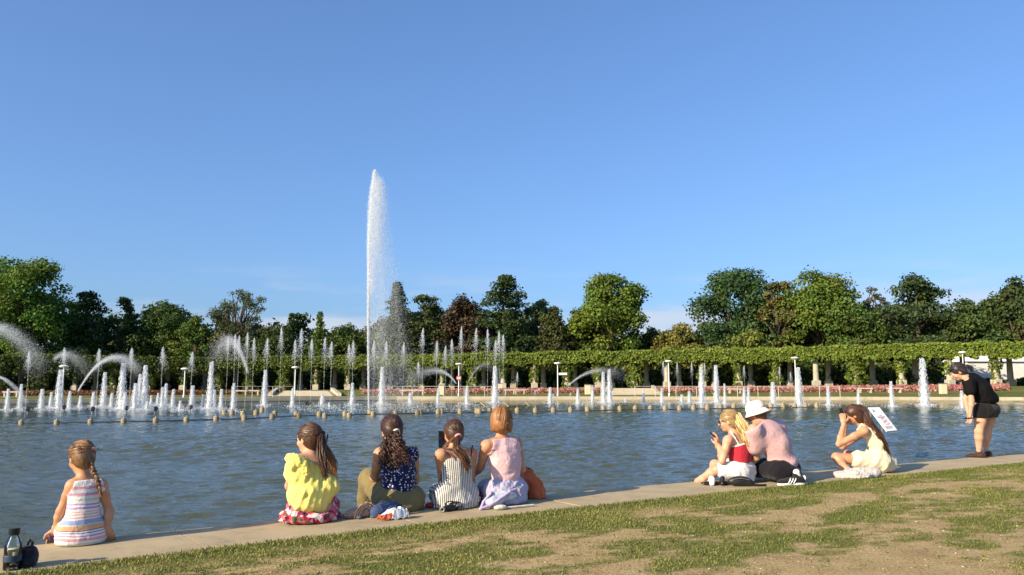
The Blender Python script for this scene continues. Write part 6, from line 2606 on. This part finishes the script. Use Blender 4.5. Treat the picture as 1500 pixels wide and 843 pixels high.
I.ell(b + RIM_T * .12 + RIM_N * -.075 + v3(0, 0, .012), (.028, .022, .014), None, .01)
imp_obj('tassel', I, m_cloth('teal_tassel', (.06, .11, .16)), root, b, .005, 0, (floor_cut,))

b = onrim(560, 757)
root = empty('denim_bag', b)
tag(root, 'dark blue denim bag lying before the olive trousers', 'bag')
I = Imp()
I.ell(b + RIM_T * .05 + v3(0, 0, .055), (.135, .05, .055), np.stack([RIM_T, RIM_N, v3(0, 0, 1)]), .03)
I.ell(b + RIM_T * -.05 + RIM_N * -.02 + v3(0, 0, .04), (.06, .05, .05), np.stack([RIM_T, RIM_N, v3(0, 0, 1)]), .03)
imp_obj('bag_body', I, m_cloth('blue_denim', (.045, .075, .17), .3), root, b, .006, 0, (floor_cut,), folds(43, .006, 50))
imp_obj('handle', surf_strap([b + RIM_T * -.06 + v3(0, 0, .08), b + RIM_T * .0 + RIM_N * .02 + v3(0, 0, .115), b + RIM_T * .12 + v3(0, 0, .10), b + RIM_T * .16 + v3(0, 0, .06)], .009), m_cloth('blue_denim', (.045, .075, .17)), root, b, .005)

b = onrim(573, 761)
root = empty('snack_packet', b)
tag(root, 'crumpled silver and orange snack packet on the coping', 'packet')
t = NT('printed_foil')
c = t.ramp(t.noise(t.coord((1, 1, 1)), 16, 2), [(.40, (.62, .10, .03)), (.5, (.70, .24, .04)), (.55, (.12, .05, .20)), (.62, (.75, .74, .72))], 'CONSTANT')
t.set(Base_Color=c, Roughness=.35)
rgp = np.random.default_rng(12)


def crumple(nu, nv, w, h, amp, seed, arch_):
    rr = np.random.default_rng(seed)
    uu, vv = np.meshgrid(np.linspace(-1, 1, nu), np.linspace(-1, 1, nv), indexing='ij')
    z = arch_ * (1 - vv ** 2) * (1 - .3 * uu ** 2) + amp * (rr.uniform(0, 1, uu.shape))
    V = (uu[..., None] * w) * RIM_T + (vv[..., None] * h) * RIM_N + np.stack([0 * z, 0 * z, z + .004], -1)
    V2 = V.copy()
    V2[..., 2] = np.maximum(.002, V[..., 2] - .012)
    a = (np.arange(nu - 1)[:, None] * nv + np.arange(nv - 1)[None, :]).ravel()
    q = np.stack([a, a + nv, a + nv + 1, a + 1], 1)
    n0 = nu * nv
    ring = np.concatenate([np.arange(nv), np.arange(1, nu) * nv + nv - 1, (nu - 1) * nv + np.arange(nv - 2, -1, -1), np.arange(nu - 2, 0, -1) * nv])
    r2 = np.roll(ring, -1)
    sd_ = np.stack([ring, r2, r2 + n0, ring + n0], 1)
    return np.concatenate([V.reshape(-1, 3), V2.reshape(-1, 3)]), [q, q[:, ::-1] + n0, sd_]


V, fs = crumple(9, 6, .075, .05, .022, 1, .03)
obj('printed_side', to_mesh('packet', V - RIM_T * .03, fs), t.m, root)
V, fs = crumple(8, 7, .06, .05, .05, 2, .045)
obj('foil_side', to_mesh('foil', V + RIM_T * .07 + RIM_N * -.01, fs), mat_plain('silver_foil', (.72, .71, .66), .25, .1, 20, metal=.7), root)
b = onrim(563, 760)
root = empty('paper_sheet', b + RIM_N * .05)
tag(root, 'white folded paper sheet leaning on the denim bag', 'paper')
V, fs = crumple(7, 5, .07, .045, .01, 3, .035)
V[:, 2] += .035 * (V @ RIM_T + .07) / .14
obj('sheet', to_mesh('sheet', V + RIM_T * .05, fs), mat_plain('white_paper', (.76, .74, .70), .8, .04), root)

# sunglasses / camera with strap before the striped dress
b = onrim(660, 749)
root = empty('compact_camera', b)
tag(root, 'black camera with looped strap lying before the striped dress', 'camera')
I = Imp()
I.ell(b + v3(0, 0, .028), (.055, .030, .030), np.stack([RIM_T, RIM_N, v3(0, 0, 1)]), .02)
I.ell(b + RIM_T * -.055 + v3(0, 0, .022), (.030, .026, .024), None, .02)
imp_obj('camera_body', I, BLACKP, root, b, .005, 0, (floor_cut,))
imp_obj('lens', ring_imp(b + RIM_T * -.065 + v3(-.01, -.035, .022), v3(-.1, -1, 0), .018, .006), GREYM, root, b, .004)
for c_, R_, sq in ((b + RIM_T * .09 + v3(0, -.02, .018), .032, .55), (b + RIM_T * .05 + v3(0, .01, .045), .05, .6), (b + v3(0, .02, .055), .045, .6)):
    imp_obj('strap', ring_imp(c_, v3(.1, -.8, .6), R_, .0055, 16, sq), m_cloth('black_webbing', (.02, .02, .022)), root, b, .0045, 0, (floor_cut,))

b = onrim(631, 744)
root = empty('red_purse', b)
tag(root, 'small red purse beside the striped dress', 'purse')
I = Imp()
I.ell(b + v3(0, 0, .022), (.055, .03, .026), np.stack([RIM_T, RIM_N, v3(0, 0, 1)]), .01)
imp_obj('purse_body', I, m_cloth('red_leather', (.50, .04, .035), .1, .5), root, b, .005, 0, (floor_cut,))
imp_obj('clasp', surf_strap([b + RIM_T * .055 + v3(0, -.02, .012), b + RIM_T * .066 + v3(0, -.02, .085)], .009), m_cloth('peach_plastic', (.72, .40, .22), .05, .4), root, b, .004)

# pastel bag with lilac strap behind the pink tank top
b = onrim(727, 744)
root = empty('pastel_bag', b)
tag(root, 'shiny pastel shoulder bag with lilac strap behind the pale pink top', 'bag')
A = np.stack([RIM_T, RIM_N, v3(0, 0, 1)])
I = Imp()
I.ell(b + RIM_T * .08 + RIM_N * .03 + v3(0, 0, .085), (.15, .055, .05), A, .03)
I.ell(b + RIM_T * -.03 + v3(0, 0, .05), (.09, .05, .045), A, .03)
t = NT('iridescent_vinyl')
c = t.ramp(t.noise(t.coord(), 14, 3), [(.35, (.42, .46, .60)), (.5, (.62, .66, .62)), (.62, (.66, .60, .66))])
t.set(Base_Color=c, Roughness=.3)
imp_obj('bag_body', I, t.m, root, b, .006, 0, (floor_cut,), folds(47, .005, 45))
LIL = m_cloth('lilac_strap', (.50, .40, .62))
imp_obj('strap', surf_strap([b + RIM_T * -.19 + RIM_N * -.05 + v3(0, 0, .012), b + RIM_T * -.10 + RIM_N * -.05 + v3(0, 0, .03), b + RIM_T * .0 + RIM_N * -.045 + v3(0, 0, .075), b + RIM_T * .12 + RIM_N * -.03 + v3(0, 0, .13), b + RIM_T * .2 + v3(0, 0, .14)], .014), LIL, root, b, .005)
imp_obj('strap', surf_strap([b + RIM_T * -.18 + RIM_N * -.04 + v3(0, 0, .012), b + RIM_T * -.13 + v3(0, 0, .06), b + RIM_T * -.06 + v3(0, 0, .125), b + RIM_T * -.03 + RIM_N * .02 + v3(0, 0, .13)], .012), LIL, root, b, .005)
b = onrim(733, 747)
root = empty('white_case', b)
tag(root, 'small cream case lying under the pastel bag', 'case')
I = Imp()
I.ell(b + v3(0, 0, .02), (.065, .035, .022), A, .01)
imp_obj('case_body', I, m_cloth('cream_case', (.66, .62, .50), .05, .5), root, b, .005, 0, (floor_cut,))
I = Imp()
I.cone(b + RIM_T * .07 + v3(0, 0, .012), b + RIM_T * .35 + v3(0, 0, .012), .010, .010)
imp_obj('zip_edge', I, m_cloth('cream_case', (.66, .62, .5)), root, b, .005)

# orange bag
b = onrim(783, 730)
root = empty('orange_bag', b)
tag(root, 'tall orange cloth bag standing beside the lilac skirt', 'bag')
I = Imp()
I.chain([b + v3(.02, .0, .02), b + v3(-.01, .02, .12), b + v3(-.05, .05, .23)], [.085, .07, .035], .03)
I.chain([b + v3(-.06, .05, .03), b + v3(-.07, .06, .16), b + v3(-.09, .07, .24)], [.07, .06, .03], .03)
imp_obj('bag_body', I, m_cloth('orange_canvas', (.56, .13, .045), .15), root, b, .006, 0, (floor_cut,), folds(49, .022, 34, .4))
imp_obj('drawstring', surf_strap([b + v3(-.09, .05, .255), b + v3(-.05, .04, .275), b + v3(-.03, .05, .25), b + v3(-.01, .03, .2)], .006), m_cloth('dark_cord', (.05, .02, .015)), root, b, .004)

# slides and pouch by the white shorts
b = onrim(1047, 711)
root = empty('slide_sandal', b)
tag(root, 'black and white slide sandal lying before the white shorts', 'sandal')
I = Imp()
I.ell(b + v3(-.05, 0, .022), (.10, .045, .02), None, .02)
I.ell(b + v3(.12, .01, .026), (.13, .045, .022), None, .02)
sole = imp_obj('sole', I, BLACKP, root, b, .006, 0, (floor_cut,))
imp_obj('white_strap', surf_strap([b + v3(-.04, -.048, .02), b + v3(-.03, -.03, .06), b + v3(-.03, .01, .07), b + v3(-.04, .045, .02)], .028), WHT, root, b, .006, 0, (floor_cut,))
imp_obj('black_strap', surf_strap([b + v3(.07, -.05, .02), b + v3(.08, -.02, .075), b + v3(.08, .04, .03)], .024), BLACKP, root, b, .006, 0, (floor_cut,))
b = onrim(1085, 713)
root = empty('belt_pouch', b)
tag(root, 'black leather belt pouch lying behind the white shorts', 'pouch')
I = Imp()
I.ell(b + v3(0, .02, .052), (.125, .05, .055), None, .02)
I.ell(b + v3(.09, .02, .035), (.06, .045, .035), None, .02)
imp_obj('pouch_body', I, mat_plain('black_leather', (.016, .015, .015), .42, .2, 30, .2), root, b, .006, 0, (floor_cut,))
imp_obj('zip', surf_strap([b + v3(-.10, -.03, .075), b + v3(0, -.035, .09), b + v3(.09, -.03, .07)], .004), GREYM, root, b, .0035)
imp_obj('belt', surf_strap([b + v3(.13, .0, .02), b + v3(.2, .0, .012), b + v3(.27, .02, .012)], .012), BLACKP, root, b, .005, 0, (floor_cut,))

# grey jacket beside the cream dress
b = onrim(1258, 700)
root = empty('grey_jacket', b)
tag(root, 'crumpled pale grey jacket spread before the cross-legged person', 'jacket')
I = Imp()
for dx, dy, dz, rx, rz_ in ((-.16, 0, .03, .12, .045), (0, .02, .045, .16, .06), (.14, .03, .05, .14, .06), (-.05, -.06, .02, .16, .03), (-.22, .0, .025, .06, .03)):
    I.ell(b + v3(dx, dy, dz), (rx, .085, rz_), None, .04)
imp_obj('jacket_cloth', I, m_cloth('pale_grey_cotton', (.50, .47, .43), .12), root, b, .007, 0, (floor_cut,), folds(55, .014, 32, .8))
I = Imp()
I.chain([b + v3(-.2, -.07, .03), b + v3(-.08, -.1, .055), b + v3(.06, -.1, .04)], [.03, .032, .026], .02)
imp_obj('sleeve', I, m_cloth('pale_grey_cotton', (.5, .47, .43)), root, b, .006, 0, (floor_cut,), folds(56, .008, 50))

# slanting notice board standing in the water behind the cream dress
sgn = empty('notice_board', W(1297, 640, 15.0) * np.array((1, 1, 0)) + v3(0, 0, WATER))
tag(sgn, 'white slanting notice board with red prohibition rings over the water', 'sign')
sb = np.array(sgn.location)
c4 = [W(1272, 597, 15.55), W(1288, 596.5, 15.7), W(1314.5, 630.5, 14.9), W(1299, 632, 14.75)]
ux = unit((c4[1] - c4[0]) + (c4[2] - c4[3]))
uy0 = (c4[0] + c4[1]) / 2 - (c4[2] + c4[3]) / 2
nz = unit(np.cross(ux, uy0))
if nz[2] < 0:
    nz = -nz
V = np.array(c4 + [q - nz * .02 for q in c4]) - sb
bd = MB().add(V, [np.array([[0, 3, 2, 1], [4, 5, 6, 7], [0, 1, 5, 4], [1, 2, 6, 5], [2, 3, 7, 6], [3, 0, 4, 7]])]).build('board', mat_plain('white_board', (.80, .80, .78), .4, .03), sgn)


def on_board(u, v, h=.003):
    a = c4[3] * (1 - u) + c4[2] * u
    b_ = c4[0] * (1 - u) + c4[1] * u
    return a * (1 - v) + b_ * v + nz * h - sb


INK = mat_plain('black_ink', (.16, .16, .18), .6, .05)
REDI = mat_plain('red_ink', (.60, .28, .34), .6, .05)


def bar(u0, v0, u1, v1, mat, name):
    q = [on_board(u0, v0), on_board(u1, v0), on_board(u1, v1), on_board(u0, v1)]
    MB().add(np.array(q + [k - nz * .0025 for k in q]), [np.array([[0, 1, 2, 3], [7, 6, 5, 4], [0, 4, 5, 1], [1, 5, 6, 2], [2, 6, 7, 3], [3, 7, 4, 0]])]).build(name, mat, bd)


for (u0, v0, u1, v1) in ((.12, .80, .34, .83), (.16, .84, .26, .875), (.42, .625, .62, .645), (.12, .565, .82, .582), (.12, .535, .7, .55), (.15, .17, .85, .185), (.15, .13, .8, .145), (.15, .09, .7, .105)):
    bar(u0, v0, u1, v1, INK, 'print_line')
for cu, cv in ((.50, .45), (.50, .31)):
    pts = [on_board(cu + .24 * math.cos(a), cv + .058 * math.sin(a), .004) for a in np.linspace(0, 2 * math.pi, 19)]
    MB().tube(pts, .006, 5, False).build('prohibition_ring', REDI, bd)
    MB().tube([on_board(cu - .17, cv + .04, .004), on_board(cu + .17, cv - .04, .004)], .005, 5).build('prohibition_bar', REDI, bd)
for q in (0, 1):
    a = c4[q] * .85 + c4[3 - q] * .15
    MB().tube([a - nz * .02 - sb, v3(a[0], a[1] + .05, -.9) - sb], .025, 8).build('post', GREYM, sgn)
